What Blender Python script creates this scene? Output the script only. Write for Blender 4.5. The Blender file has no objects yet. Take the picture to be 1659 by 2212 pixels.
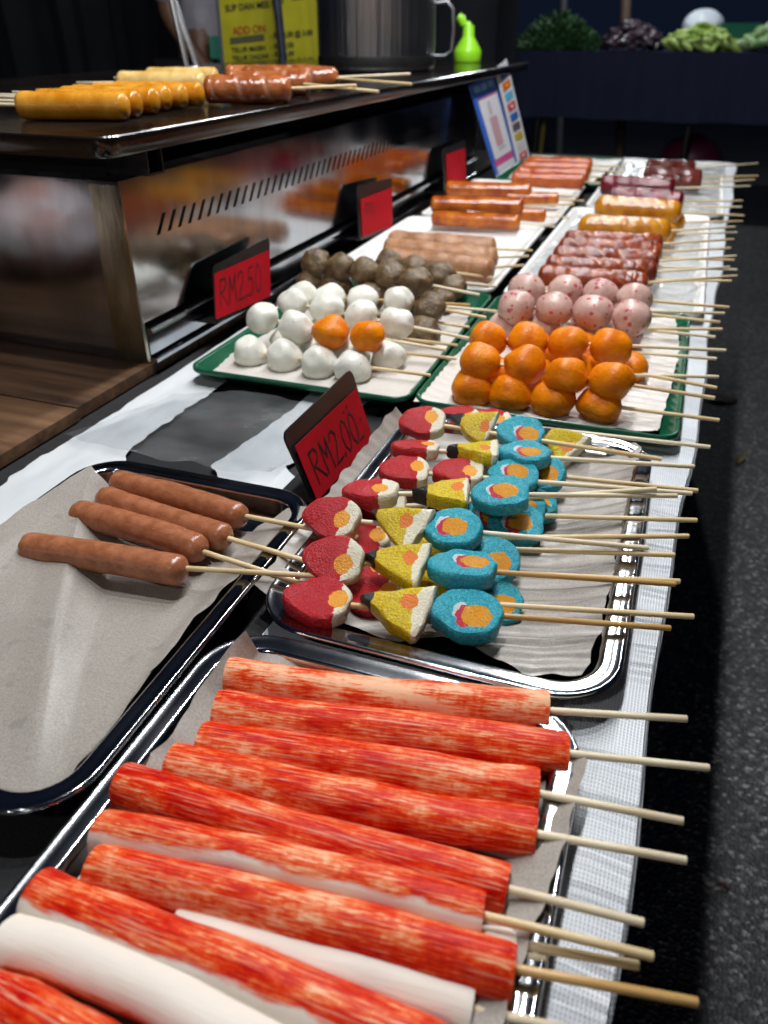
import bpy, math, random
from math import sin, cos, pi, radians, atan, hypot, sqrt, floor
from mathutils import Vector, Matrix, noise

random.seed(7)
scene = bpy.context.scene
COL = scene.collection

# ---------------------------------------------------------------- camera, sky, lamps, exposure
# metres; table top is z = 0, +y runs along the stall away from the viewer, +x towards the customers
F, CX, CY, HY = 1662.0, 829.5, 1106.0, 60.0          # survey numbers of the photograph (1659 x 2212 frame)
PITCH, AZ, EYE = atan((CY - HY) / F), radians(20.4), 0.30
cam = bpy.data.cameras.new("camera")
cam_o = bpy.data.objects.new("camera", cam)
COL.objects.link(cam_o)
cam_o.location = (0, 0, EYE)
cam_o.rotation_euler = (pi / 2 - PITCH, 0, AZ)
cam.lens = 26.0
cam.sensor_fit = 'VERTICAL'
cam.sensor_height = 26.0 * 2212 / F
cam.sensor_width = 26.0 * 1659 / F
cam.clip_start, cam.clip_end = 0.01, 200
cam.dof.use_dof = True
cam.dof.focus_distance = 0.47
cam.dof.aperture_fstop = 9.0
scene.camera = cam_o

world = bpy.data.worlds.new("World")
scene.world = world
world.use_nodes = True
bg = world.node_tree.nodes["Background"]
bg.inputs[0].default_value = (0.16, 0.27, 0.62, 1)
bg.inputs[1].default_value = 0.024

def lamp(name, loc, watt, col=(0.97, 0.985, 1.0), size=0.022):
    l = bpy.data.lights.new(name, 'POINT')
    l.energy, l.color, l.shadow_soft_size = watt, col, size
    o = bpy.data.objects.new(name, l)
    o.location = loc
    COL.objects.link(o)
    return o

# the stall's row of bright LED bulbs hangs over the table, parallel to its long side
for k in range(7):
    lamp("stall_or_fill_bulb", (-0.24 + 0.012 * k, 0.42 + 0.27 * k, 1.18), (20, 19, 16.5, 14, 12.5, 11.5, 11)[k])
lamp("stall_or_fill_bulb", (-0.30, -0.75, 1.18), 9.0)      # added fill behind the viewer, brightens faces turned to the camera
for x, y, w in ((-3.2, -5.5, 42), (-0.9, -7.0, 50), (1.6, -6.0, 36), (4.2, -7.5, 42)):   # unseen lamps added behind the viewer for streaks on the pot
    lamp("added_pot_lamp", (x, y, 1.7), w, (1, 0.95, 0.88), 0.06)
# the neighbour's lamp over the vegetables
lamp("neighbour_bulb", (-0.35, 5.7, 1.30), 42.0, (0.9, 0.97, 1.0), 0.05)

scene.view_settings.view_transform = 'Standard'
scene.view_settings.look = 'None'
scene.view_settings.exposure = 0.0
scene.view_settings.gamma = 1.0
scene.render.engine = 'CYCLES'
scene.cycles.use_denoising = True
scene.cycles.max_bounces = 8
scene.cycles.transparent_max_bounces = 12
scene.cycles.sample_clamp_indirect = 6.0
scene.cycles.caustics_reflective = False
scene.cycles.caustics_refractive = False

# ---------------------------------------------------------------- survey helpers
_fw = Vector((-sin(AZ) * cos(PITCH), cos(AZ) * cos(PITCH), -sin(PITCH)))
_rt = Vector((cos(AZ), sin(AZ), 0))
_up = _rt.cross(_fw)

def ray(u, v):
    return _fw + _rt * ((u - CX) / F) - _up * ((v - CY) / F)

def P(u, v, z=0.0):                      # the point at height z
    d = ray(u, v)
    t = (z - EYE) / d.z
    return Vector((d.x * t, d.y * t, z))

def OX(u, v, x):                         # the point in the upright plane x
    d = ray(u, v)
    t = x / d.x
    return Vector((x, d.y * t, EYE + d.z * t))

def OY(u, v, y):
    d = ray(u, v)
    t = y / d.y
    return Vector((d.x * t, y, EYE + d.z * t))

# ---------------------------------------------------------------- materials
def newmat(name):
    m = bpy.data.materials.new(name)
    m.use_nodes = True
    nt = m.node_tree
    return m, nt, nt.nodes["Principled BSDF"]

def nd(nt, typ, **kw):
    n = nt.nodes.new(typ)
    for k, v in kw.items():
        if k.startswith('_'):
            n.inputs[k[1:]].default_value = v
        else:
            setattr(n, k, v)
    return n

def lk(nt, a, b):
    nt.links.new(a, b)

def coords(nt, scale=(1, 1, 1), kind='Object', rand=True):
    tc = nd(nt, 'ShaderNodeTexCoord')
    mp = nd(nt, 'ShaderNodeMapping')
    mp.inputs['Scale'].default_value = scale
    lk(nt, tc.outputs[kind], mp.inputs['Vector'])
    if rand:
        oi = nd(nt, 'ShaderNodeObjectInfo')
        ml = nd(nt, 'ShaderNodeMath', operation='MULTIPLY')
        ml.inputs[1].default_value = 37.0
        lk(nt, oi.outputs['Random'], ml.inputs[0])
        lk(nt, ml.outputs[0], mp.inputs['Location'])
    return mp.outputs[0]

def noi(nt, vec, scale, detail=3, rough=0.55):
    n = nd(nt, 'ShaderNodeTexNoise')
    n.inputs['Scale'].default_value = scale
    n.inputs['Detail'].default_value = detail
    n.inputs['Roughness'].default_value = rough
    lk(nt, vec, n.inputs['Vector'])
    return n.outputs['Fac']

def ramp(nt, fac, stops):
    r = nd(nt, 'ShaderNodeValToRGB')
    el = r.color_ramp.elements
    while len(el) < len(stops):
        el.new(0.5)
    for e, (p, c) in zip(el, stops):
        e.position = p
        e.color = (c[0], c[1], c[2], 1) if len(c) == 3 else c
    lk(nt, fac, r.inputs[0])
    return r.outputs[0]

def bump(nt, bsdf, fac, strength, dist=0.001, chain=None):
    b = nd(nt, 'ShaderNodeBump')
    b.inputs['Strength'].default_value = strength
    b.inputs['Distance'].default_value = dist
    lk(nt, fac, b.inputs['Height'])
    if chain is not None:
        lk(nt, chain, b.inputs['Normal'])
    lk(nt, b.outputs[0], bsdf.inputs['Normal'])
    return b.outputs[0]

def math_(nt, op, a, b=None):
    n = nd(nt, 'ShaderNodeMath', operation=op)
    for i, v in enumerate((a, b)):
        if v is None:
            continue
        if isinstance(v, (int, float)):
            n.inputs[i].default_value = v
        else:
            lk(nt, v, n.inputs[i])
    return n.outputs[0]

def mixc(nt, fac, a, b):
    n = nd(nt, 'ShaderNodeMix', data_type='RGBA')
    for sock, v in ((n.inputs[0], fac), (n.inputs[6], a), (n.inputs[7], b)):
        if isinstance(v, (tuple, list)):
            sock.default_value = (v[0], v[1], v[2], 1)
        elif isinstance(v, (int, float)):
            sock.default_value = v
        else:
            lk(nt, v, sock)
    return n.outputs[2]

def simple(name, c1, c2=None, nscale=60, rough=0.5, metal=0.0, bscale=None, bstr=0.3, bdist=0.001,
           stretch=(1, 1, 1), sss=0.0, coat=0.0, spec=0.5, lo=0.35, hi=0.65, rvar=0.0, sssr=(0.6, 0.35, 0.2)):
    m, nt, b = newmat(name)
    v = coords(nt, stretch)
    if c2 is not None:
        f = noi(nt, v, nscale, 4)
        lk(nt, ramp(nt, f, [(lo, c1), (hi, c2)]), b.inputs['Base Color'])
    else:
        b.inputs['Base Color'].default_value = (*c1, 1)
    b.inputs['Roughness'].default_value = rough
    if rvar:
        f2 = noi(nt, v, nscale * 0.7, 4)
        lk(nt, ramp(nt, f2, [(0.3, (rough - rvar,) * 3), (0.7, (rough + rvar,) * 3)]), b.inputs['Roughness'])
    b.inputs['Metallic'].default_value = metal
    b.inputs['Specular IOR Level'].default_value = spec
    if sss:
        b.inputs['Subsurface Weight'].default_value = sss
        b.inputs['Subsurface Radius'].default_value = sssr
        b.inputs['Subsurface Scale'].default_value = 0.006
    if coat:
        b.inputs['Coat Weight'].default_value = coat
        b.inputs['Coat Roughness'].default_value = 0.12
    if bscale:
        bump(nt, b, noi(nt, v, bscale, 4), bstr, bdist)
    return m

MT = {}
MT['bamboo'] = simple('bamboo', (0.62, 0.43, 0.20), (0.80, 0.64, 0.38), 60, 0.5, stretch=(0.06, 6, 6), bscale=120, bstr=0.25, bdist=0.0004)
MT['bamboo_dark'] = simple('bamboo_soaked', (0.42, 0.22, 0.06), (0.62, 0.38, 0.14), 60, 0.42, stretch=(0.06, 6, 6), bscale=120, bstr=0.2, bdist=0.0004)
MT['bamboo_pale'] = simple('bamboo_pale', (0.68, 0.55, 0.36), (0.82, 0.72, 0.52), 60, 0.5, stretch=(0.06, 6, 6), bscale=120, bstr=0.25, bdist=0.0004)
MT['steel'] = simple('tray_steel', (0.50, 0.52, 0.55), (0.62, 0.63, 0.65), 25, 0.12, 1.0, bscale=500, bstr=0.06, bdist=0.0005, rvar=0.035)
MT['steel_worn'] = simple('cooker_steel', (0.30, 0.315, 0.34), (0.48, 0.50, 0.53), 14, 0.12, 1.0, bscale=200, bstr=0.05, bdist=0.0006, stretch=(1, 1, 0.25), rvar=0.07)
MT['steel_stain'] = simple('oil_stained_steel', (0.24, 0.225, 0.13), (0.46, 0.45, 0.36), 22, 0.22, 1.0, stretch=(2, 2, 0.5), bscale=120, bstr=0.15, rvar=0.1)
MT['pot_steel'] = simple('pot_steel', (0.48, 0.48, 0.50), (0.60, 0.60, 0.62), 6, 0.28, 1.0, bscale=9, bstr=0.9, bdist=0.006, stretch=(6, 6, 0.1))
MT['tong_steel'] = simple('tong_steel', (0.80, 0.80, 0.82), (0.88, 0.88, 0.9), 20, 0.32, 1.0)
MT['handle_steel'] = simple('dull_handle_steel', (0.16, 0.16, 0.17), (0.22, 0.22, 0.23), 20, 0.45, 0.9)
MT['green_plastic'] = simple('green_plastic', (0.005, 0.085, 0.040), (0.008, 0.11, 0.055), 40, 0.22, bscale=90, bstr=0.08)
MT['black_plastic'] = simple('black_plastic', (0.008, 0.008, 0.009), (0.016, 0.016, 0.018), 40, 0.33, bscale=60, bstr=0.05)
MT['red_paper'] = simple('red_paper', (0.33, 0.001, 0.006), (0.42, 0.002, 0.010), 20, 0.8, bscale=40, bstr=0.15, spec=0.15)
MT['ink'] = simple('black_ink', (0.01, 0.007, 0.009), rough=0.5)
MT['styro'] = simple('white_foam', (0.76, 0.76, 0.73), (0.82, 0.82, 0.80), 150, 0.45, bscale=300, bstr=0.12, bdist=0.0006)
MT['griddle'] = simple('oily_griddle', (0.005, 0.004, 0.004), (0.014, 0.010, 0.007), 14, 0.17, 0.0, bscale=28, bstr=0.12, rvar=0.08, spec=0.6)
MT['iron'] = simple('black_iron', (0.010, 0.010, 0.011), (0.020, 0.019, 0.018), 25, 0.45, 0.3, bscale=120, bstr=0.25)
MT['dark_inside'] = simple('dark_inside', (0.01, 0.01, 0.01), rough=0.7)
MT['black_cloth'] = simple('black_cloth', (0.006, 0.006, 0.007), (0.012, 0.012, 0.013), 200, 0.75, bscale=700, bstr=0.5, bdist=0.001)
MT['white_sheet'] = simple('thin_white_sheet', (0.58, 0.61, 0.63), (0.70, 0.72, 0.73), 18, 0.38, bscale=30, bstr=0.35, bdist=0.003, stretch=(1, 0.4, 1))
MT['navy_cloth'] = simple('navy_cloth', (0.012, 0.020, 0.060), (0.016, 0.026, 0.072), 6, 0.8, bscale=9, bstr=0.3, bdist=0.02, stretch=(3, 3, 0.4))
MT['lime'] = simple('lime_plastic', (0.30, 0.74, 0.02), (0.34, 0.80, 0.03), 40, 0.28, bscale=30, bstr=0.03)
MT['grey_panel'] = simple('grey_panel', (0.20, 0.20, 0.21), (0.26, 0.26, 0.27), 20, 0.5, bscale=60, bstr=0.1)

# food
def food(name, c1, c2, nscale, rough, bscale, bstr, bdist=0.001, sss=0.12, coat=0.15, groove=None, lo=0.35, hi=0.65, stretch=(1, 1, 1), spot=None):
    m, nt, b = newmat(name)
    v = coords(nt, stretch)
    col = ramp(nt, noi(nt, v, nscale, 5), [(lo, c1), (hi, c2)])
    if spot is not None:
        vv = nd(nt, 'ShaderNodeTexVoronoi')
        vv.inputs['Scale'].default_value = spot[1]
        lk(nt, coords(nt), vv.inputs['Vector'])
        sep = nd(nt, 'ShaderNodeSeparateColor')
        lk(nt, vv.outputs['Color'], sep.inputs[0])
        sz = math_(nt, 'MULTIPLY', sep.outputs[0], spot[2])
        f = math_(nt, 'LESS_THAN', vv.outputs['Distance'], sz)
        g = math_(nt, 'GREATER_THAN', sep.outputs[1], 0.68)
        col = mixc(nt, math_(nt, 'MULTIPLY', math_(nt, 'MULTIPLY', f, g), 0.8), col, spot[0])
    if groove is not None:
        at = nd(nt, 'ShaderNodeAttribute', attribute_name='groove')
        col = mixc(nt, at.outputs['Fac'], col, groove)
    lk(nt, col, b.inputs['Base Color'])
    b.inputs['Roughness'].default_value = rough
    b.inputs['Subsurface Weight'].default_value = sss
    b.inputs['Subsurface Radius'].default_value = (0.7, 0.4, 0.25)
    b.inputs['Subsurface Scale'].default_value = 0.004
    b.inputs['Coat Weight'].default_value = coat
    b.inputs['Coat Roughness'].default_value = 0.15
    bump(nt, b, noi(nt, v, bscale, 4), bstr, bdist)
    return m

MT['hotdog'] = food('hotdog_skin', (0.29, 0.098, 0.040), (0.42, 0.160, 0.078), 130, 0.26, 380, 0.3, coat=0.0, spot=((0.46, 0.21, 0.115), 420, 0.25))
MT['white_ball'] = food('white_fishball', (0.72, 0.70, 0.61), (0.84, 0.83, 0.76), 60, 0.30, 420, 0.4, 0.001, sss=0.2, coat=0.0, spot=((0.55, 0.50, 0.38), 130, 0.22))
MT['orange_ball'] = food('orange_fishball', (0.66, 0.15, 0.001), (0.82, 0.25, 0.003), 80, 0.26, 430, 0.6, 0.0012, sss=0.1, coat=0.0)
MT['brown_ball'] = food('brown_meatball', (0.085, 0.050, 0.022), (0.22, 0.145, 0.072), 110, 0.34, 330, 0.9, 0.002, sss=0.05, coat=0.0)
MT['pink_ball'] = food('speckled_pink_ball', (0.50, 0.29, 0.25), (0.66, 0.46, 0.39), 70, 0.26, 360, 0.45, spot=((0.46, 0.01, 0.06), 230, 0.62), coat=0.0)
MT['beige_sausage'] = food('beige_chicken_sausage', (0.30, 0.125, 0.052), (0.50, 0.255, 0.125), 70, 0.30, 300, 0.9, 0.0015, coat=0.0)
MT['orange_sausage'] = food('orange_sausage', (0.26, 0.035, 0.001), (0.56, 0.150, 0.006), 45, 0.20, 110, 0.35, 0.0015, coat=0.0)
MT['tan_score'] = food('yellow_scored_sausage', (0.38, 0.125, 0.003), (0.58, 0.245, 0.012), 45, 0.18, 130, 0.4, 0.0015, coat=0.0, groove=(0.28, 0.085, 0.005))
MT['red_score'] = food('glazed_scored_sausage', (0.12, 0.012, 0.003), (0.30, 0.050, 0.008), 34, 0.15, 150, 0.7, 0.0018, coat=0.0, groove=(0.40, 0.11, 0.02))
MT['purple_sausage'] = food('purple_sausage', (0.075, 0.001, 0.006), (0.19, 0.006, 0.018), 40, 0.16, 150, 0.6, 0.0015, coat=0.0)
MT['dark_sausage'] = food('dark_brown_sausage', (0.055, 0.008, 0.006), (0.14, 0.026, 0.016), 40, 0.18, 150, 0.5, coat=0.0)
MT['patty_orange'] = food('orange_red_patty', (0.32, 0.040, 0.002), (0.52, 0.110, 0.007), 50, 0.18, 150, 0.8, 0.0015, coat=0.0)
MT['cheese_sausage'] = food('yellow_griddle_sausage', (0.54, 0.195, 0.006), (0.72, 0.34, 0.042), 30, 0.24, 200, 0.3, coat=0.0)
MT['pale_sausage'] = food('pale_griddle_sausage', (0.56, 0.32, 0.06), (0.78, 0.55, 0.22), 30, 0.26, 200, 0.3, coat=0.0)
MT['brown_score'] = food('browned_scored_sausage', (0.22, 0.050, 0.012), (0.44, 0.14, 0.042), 36, 0.18, 110, 0.45, 0.0015, coat=0.0, groove=(0.46, 0.22, 0.14))

for _k, _sp in (('orange_ball', 0.28), ('white_ball', 0.35), ('pink_ball', 0.35), ('red_score', 0.4), ('tan_score', 0.4), ('purple_sausage', 0.4)):
    MT[_k].node_tree.nodes['Principled BSDF'].inputs['Specular IOR Level'].default_value = _sp
MT['orange_ball'].node_tree.nodes['Principled BSDF'].inputs['Roughness'].default_value = 0.34

def crab_material():
    m, nt, b = newmat('crab_stick_skin')
    v = coords(nt, (17, 200, 200))
    streak = noi(nt, v, 6.0, 6, 0.7)
    v2 = coords(nt, (38, 95, 95))
    blotch = noi(nt, v2, 1.0, 4, 0.6)
    f = math_(nt, 'ADD', math_(nt, 'MULTIPLY', streak, 0.52), math_(nt, 'MULTIPLY', blotch, 0.50))
    v3 = coords(nt, (420, 120, 120))
    cross = noi(nt, v3, 1.0, 3, 0.6)
    f = math_(nt, 'ADD', f, math_(nt, 'MULTIPLY', math_(nt, 'SUBTRACT', cross, 0.5), 0.08))
    oi = nd(nt, 'ShaderNodeObjectInfo')
    f = math_(nt, 'ADD', f, math_(nt, 'MULTIPLY', math_(nt, 'SUBTRACT', oi.outputs['Random'], 0.62), 0.10))
    col = ramp(nt, f, [(0.41, (0.86, 0.47, 0.28)), (0.465, (0.78, 0.16, 0.040)), (0.52, (0.70, 0.036, 0.003)), (0.61, (0.48, 0.001, 0.001))])
    fl = noi(nt, coords(nt, (9, 300, 300)), 3.0, 3, 0.6)
    col = mixc(nt, ramp(nt, fl, [(0.54, (0, 0, 0)), (0.66, (0.55, 0.55, 0.55))]), col, (0.86, 0.48, 0.30))
    at = nd(nt, 'ShaderNodeAttribute', attribute_name='pale')
    edge = math_(nt, 'ADD', at.outputs['Fac'], math_(nt, 'MULTIPLY', math_(nt, 'SUBTRACT', blotch, 0.5), 1.1))
    k = ramp(nt, edge, [(0.42, (0, 0, 0)), (0.62, (1, 1, 1))])
    col = mixc(nt, k, col, (0.80, 0.72, 0.63))
    lk(nt, col, b.inputs['Base Color'])
    b.inputs['Roughness'].default_value = 0.42
    b.inputs['Subsurface Weight'].default_value = 0.06
    b.inputs['Specular IOR Level'].default_value = 0.10
    b.inputs['Subsurface Radius'].default_value = (0.8, 0.3, 0.2)
    b.inputs['Subsurface Scale'].default_value = 0.003
    b.inputs['Coat Weight'].default_value = 0.0
    v4 = coords(nt, (12, 160, 160))
    c1 = bump(nt, b, noi(nt, v4, 5.0, 3), 0.22, 0.0008)
    bump(nt, b, noi(nt, coords(nt, (300, 30, 30)), 1.0, 2), 0.10, 0.0008, c1)
    return m
MT['crab'] = crab_material()
MT['crab_cut'] = simple('crab_stick_cut', (0.78, 0.58, 0.46), (0.86, 0.76, 0.68), 300, 0.5, bscale=600, bstr=0.5)

def cake_material(kind):
    m, nt, b = newmat(kind + '_fish_cake')
    tc = nd(nt, 'ShaderNodeTexCoord')
    nv = nd(nt, 'ShaderNodeTexNoise')
    nv.inputs['Scale'].default_value = 260
    lk(nt, coords(nt), nv.inputs['Vector'])
    off = nd(nt, 'ShaderNodeVectorMath', operation='MULTIPLY_ADD')
    lk(nt, nv.outputs['Color'], off.inputs[0])
    off.inputs[1].default_value = (0.004, 0.004, 0)
    off.inputs[2].default_value = (-0.002, -0.002, 0)
    ad = nd(nt, 'ShaderNodeVectorMath', operation='ADD')
    lk(nt, off.outputs[0], ad.inputs[0])
    lk(nt, tc.outputs['Object'], ad.inputs[1])
    oi = nd(nt, 'ShaderNodeObjectInfo')
    wn = nd(nt, 'ShaderNodeTexWhiteNoise', noise_dimensions='1D')
    lk(nt, oi.outputs['Random'], wn.inputs['W'])
    sh = nd(nt, 'ShaderNodeVectorMath', operation='MULTIPLY_ADD')
    lk(nt, wn.outputs['Color'], sh.inputs[0])
    sh.inputs[1].default_value = (0.005, 0.006, 0)
    sh.inputs[2].default_value = (-0.0025, -0.003, 0)
    ad2 = nd(nt, 'ShaderNodeVectorMath', operation='ADD')
    lk(nt, ad.outputs[0], ad2.inputs[0])
    lk(nt, sh.outputs[0], ad2.inputs[1])
    sx = nd(nt, 'ShaderNodeSeparateXYZ')
    lk(nt, ad2.outputs[0], sx.inputs[0])
    X, Y = sx.outputs[0], sx.outputs[1]
    def ell(cx, cy, rx, ry):
        a = math_(nt, 'POWER', math_(nt, 'ABSOLUTE', math_(nt, 'DIVIDE', math_(nt, 'SUBTRACT', X, cx), rx)), 2.0)
        c = math_(nt, 'POWER', math_(nt, 'ABSOLUTE', math_(nt, 'DIVIDE', math_(nt, 'SUBTRACT', Y, cy), ry)), 2.0)
        return math_(nt, 'LESS_THAN', math_(nt, 'ADD', a, c), 1.0)
    fine = noi(nt, coords(nt), 800, 4, 0.7)
    if kind == 'red':
        col = ramp(nt, fine, [(0.36, (0.30, 0.001, 0.004)), (0.66, (0.66, 0.012, 0.022))])
        cream = ramp(nt, fine, [(0.3, (0.70, 0.62, 0.44)), (0.7, (0.84, 0.80, 0.66))])
        col = mixc(nt, math_(nt, 'GREATER_THAN', X, 0.0062), col, cream)
        col = mixc(nt, ell(0.0062, 0.0, 0.0052, 0.0062), col, ramp(nt, fine, [(0.3, (0.75, 0.26, 0.012)), (0.7, (0.88, 0.42, 0.04))]))
    elif kind == 'yellow':
        col = ramp(nt, fine, [(0.36, (0.50, 0.29, 0.000)), (0.66, (0.84, 0.68, 0.004))])
        cream = ramp(nt, fine, [(0.3, (0.72, 0.66, 0.46)), (0.7, (0.84, 0.81, 0.66))])
        edge = math_(nt, 'ADD', X, math_(nt, 'MULTIPLY', math_(nt, 'ABSOLUTE', Y), -0.22))
        col = mixc(nt, math_(nt, 'GREATER_THAN', edge, 0.0070), col, cream)
        col = mixc(nt, ell(0.0052, 0.0, 0.0038, 0.0046), col, (0.78, 0.20, 0.015))
        col = mixc(nt, math_(nt, 'LESS_THAN', X, -0.0122), col, (0.010, 0.009, 0.010))
    else:
        col = ramp(nt, fine, [(0.36, (0.004, 0.20, 0.29)), (0.66, (0.045, 0.50, 0.60))])
        col = mixc(nt, ell(-0.0050, 0.0012, 0.0042, 0.0056), col, (0.52, 0.60, 0.60))
        col = mixc(nt, ell(-0.0020, -0.0012, 0.0052, 0.0070), col, (0.48, 0.02, 0.04))
        col = mixc(nt, ell(0.0030, 0.0, 0.0078, 0.0068), col, ramp(nt, fine, [(0.3, (0.58, 0.20, 0.002)), (0.7, (0.74, 0.34, 0.006))]))
    lk(nt, col, b.inputs['Base Color'])
    b.inputs['Roughness'].default_value = 0.20
    b.inputs['Subsurface Weight'].default_value = 0.08
    b.inputs['Subsurface Radius'].default_value = (0.6, 0.5, 0.4)
    b.inputs['Subsurface Scale'].default_value = 0.003
    b.inputs['Specular IOR Level'].default_value = 0.5
    bump(nt, b, noi(nt, coords(nt), 760, 4, 0.65), 0.9, 0.0014)
    return m
for k in ('red', 'yellow', 'blue'):
    MT['cake_' + k] = cake_material(k)

def paper_material(name, base, dark, rough=0.55, grease=0.0):
    m, nt, b = newmat(name)
    v = coords(nt, rand=False)
    fib = noi(nt, v, 900, 3, 0.7)
    big = noi(nt, v, 14, 4)
    c = mixc(nt, ramp(nt, fib, [(0.33, (0, 0, 0)), (0.62, (1, 1, 1))]), dark, base)
    gs_ = noi(nt, coords(nt, (1, 1, 1), rand=False), 55, 2)
    c = mixc(nt, ramp(nt, gs_, [(0.66, (0, 0, 0)), (0.70, (0.45, 0.45, 0.45))]), c, tuple(x * 0.55 for x in base))
    c = mixc(nt, ramp(nt, big, [(0.45, (0, 0, 0)), (0.75, (0.35, 0.35, 0.35))]), c, tuple(x * 0.72 for x in base))
    lk(nt, c, b.inputs['Base Color'])
    r = ramp(nt, noi(nt, v, 22, 3), [(0.35, (rough, rough, rough)), (0.68, (rough - grease,) * 3)])
    lk(nt, r, b.inputs['Roughness'])
    c1 = bump(nt, b, fib, 0.15, 0.0004)
    bump(nt, b, noi(nt, coords(nt, (1, 3, 1), rand=False), 16, 3), 0.35, 0.003, c1)
    return m
MT['paper'] = paper_material('grey_brown_paper', (0.40, 0.362, 0.322), (0.275, 0.245, 0.212), 0.55, 0.2)
MT['paper_light'] = paper_material('pale_greaseproof_paper', (0.66, 0.62, 0.57), (0.55, 0.50, 0.45), 0.5, 0.15)

def tarp_material():
    m, nt, b = newmat('white_woven_tarp')
    v = coords(nt, rand=False)
    w1 = nd(nt, 'ShaderNodeTexWave', bands_direction='Y')
    w1.inputs['Scale'].default_value = 150
    w1.inputs['Distortion'].default_value = 0.6
    w1.inputs['Detail'].default_value = 1
    lk(nt, v, w1.inputs['Vector'])
    w2 = nd(nt, 'ShaderNodeTexWave', bands_direction='X')
    w2.inputs['Scale'].default_value = 190
    w2.inputs['Distortion'].default_value = 0.5
    lk(nt, v, w2.inputs['Vector'])
    s = math_(nt, 'MULTIPLY', w1.outputs['Fac'], w2.outputs['Fac'])
    s2 = math_(nt, 'MAXIMUM', math_(nt, 'MULTIPLY', w1.outputs['Fac'], 0.8), w2.outputs['Fac'])
    lk(nt, ramp(nt, s2, [(0.15, (0.50, 0.54, 0.58)), (0.7, (0.74, 0.77, 0.80))]), b.inputs['Base Color'])
    b.inputs['Roughness'].default_value = 0.34
    c1 = bump(nt, b, s2, 0.5, 0.0007)
    bump(nt, b, noi(nt, coords(nt, (0.5, 3, 1), rand=False), 12, 3), 0.4, 0.004, c1)
    return m
MT['tarp'] = tarp_material()

def wood_material():
    m, nt, b = newmat('old_dark_wood')
    v = coords(nt, (1, 9, 9), rand=False)
    f = noi(nt, v, 3.2, 8, 0.65)
    g = noi(nt, coords(nt, (1, 30, 30), rand=False), 4, 4)
    ff = math_(nt, 'ADD', math_(nt, 'MULTIPLY', f, 0.7), math_(nt, 'MULTIPLY', g, 0.3))
    lk(nt, ramp(nt, ff, [(0.36, (0.030, 0.015, 0.008)), (0.52, (0.12, 0.060, 0.029)), (0.70, (0.24, 0.13, 0.065))]), b.inputs['Base Color'])
    b.inputs['Roughness'].default_value = 0.5
    bump(nt, b, ff, 0.4, 0.002)
    return m
MT['wood'] = wood_material()

def asphalt_material():
    m, nt, b = newmat('asphalt')
    v = coords(nt, rand=False)
    a = nd(nt, 'ShaderNodeTexVoronoi')
    a.inputs['Scale'].default_value = 170
    lk(nt, v, a.inputs['Vector'])
    sep = nd(nt, 'ShaderNodeSeparateColor')
    lk(nt, a.outputs['Color'], sep.inputs[0])
    big = noi(nt, v, 1.6, 5)
    c = ramp(nt, sep.outputs[0], [(0.0, (0.028, 0.028, 0.030)), (0.62, (0.060, 0.061, 0.063)), (0.86, (0.13, 0.13, 0.13)), (1.0, (0.34, 0.33, 0.31))])
    c = mixc(nt, ramp(nt, big, [(0.35, (0, 0, 0)), (0.7, (0.6, 0.6, 0.6))]), c, (0.03, 0.03, 0.032))
    lk(nt, c, b.inputs['Base Color'])
    b.inputs['Roughness'].default_value = 0.6
    bump(nt, b, a.outputs['Distance'], 0.8, 0.006)
    return m
MT['asphalt'] = asphalt_material()

def film_material():
    m, nt, b = newmat('clear_plastic_film')
    out = nt.nodes['Material Output']
    tr = nd(nt, 'ShaderNodeBsdfTransparent')
    tr.inputs[0].default_value = (0.93, 0.94, 0.95, 1)
    gl = nd(nt, 'ShaderNodeBsdfGlossy')
    gl.inputs['Roughness'].default_value = 0.16
    df = nd(nt, 'ShaderNodeBsdfDiffuse')
    df.inputs[0].default_value = (0.75, 0.78, 0.8, 1)
    bm = nd(nt, 'ShaderNodeBump')
    bm.inputs['Strength'].default_value = 0.6
    bm.inputs['Distance'].default_value = 0.004
    lk(nt, noi(nt, coords(nt, rand=False), 28, 3), bm.inputs['Height'])
    lk(nt, bm.outputs[0], gl.inputs['Normal'])
    fr = nd(nt, 'ShaderNodeFresnel')
    fr.inputs[0].default_value = 1.45
    m1 = nd(nt, 'ShaderNodeMixShader')
    lk(nt, fr.outputs[0], m1.inputs[0])
    lk(nt, tr.outputs[0], m1.inputs[1])
    lk(nt, gl.outputs[0], m1.inputs[2])
    m2 = nd(nt, 'ShaderNodeMixShader')
    lk(nt, ramp(nt, noi(nt, coords(nt, (1.0, 1.3, 1), rand=False), 9, 3), [(0.40, (0.03, 0.03, 0.03)), (0.75, (0.13, 0.13, 0.13))]), m2.inputs[0])
    lk(nt, m1.outputs[0], m2.inputs[1])
    lk(nt, df.outputs[0], m2.inputs[2])
    lk(nt, m2.outputs[0], out.inputs['Surface'])
    return m
MT['film'] = film_material()

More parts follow.
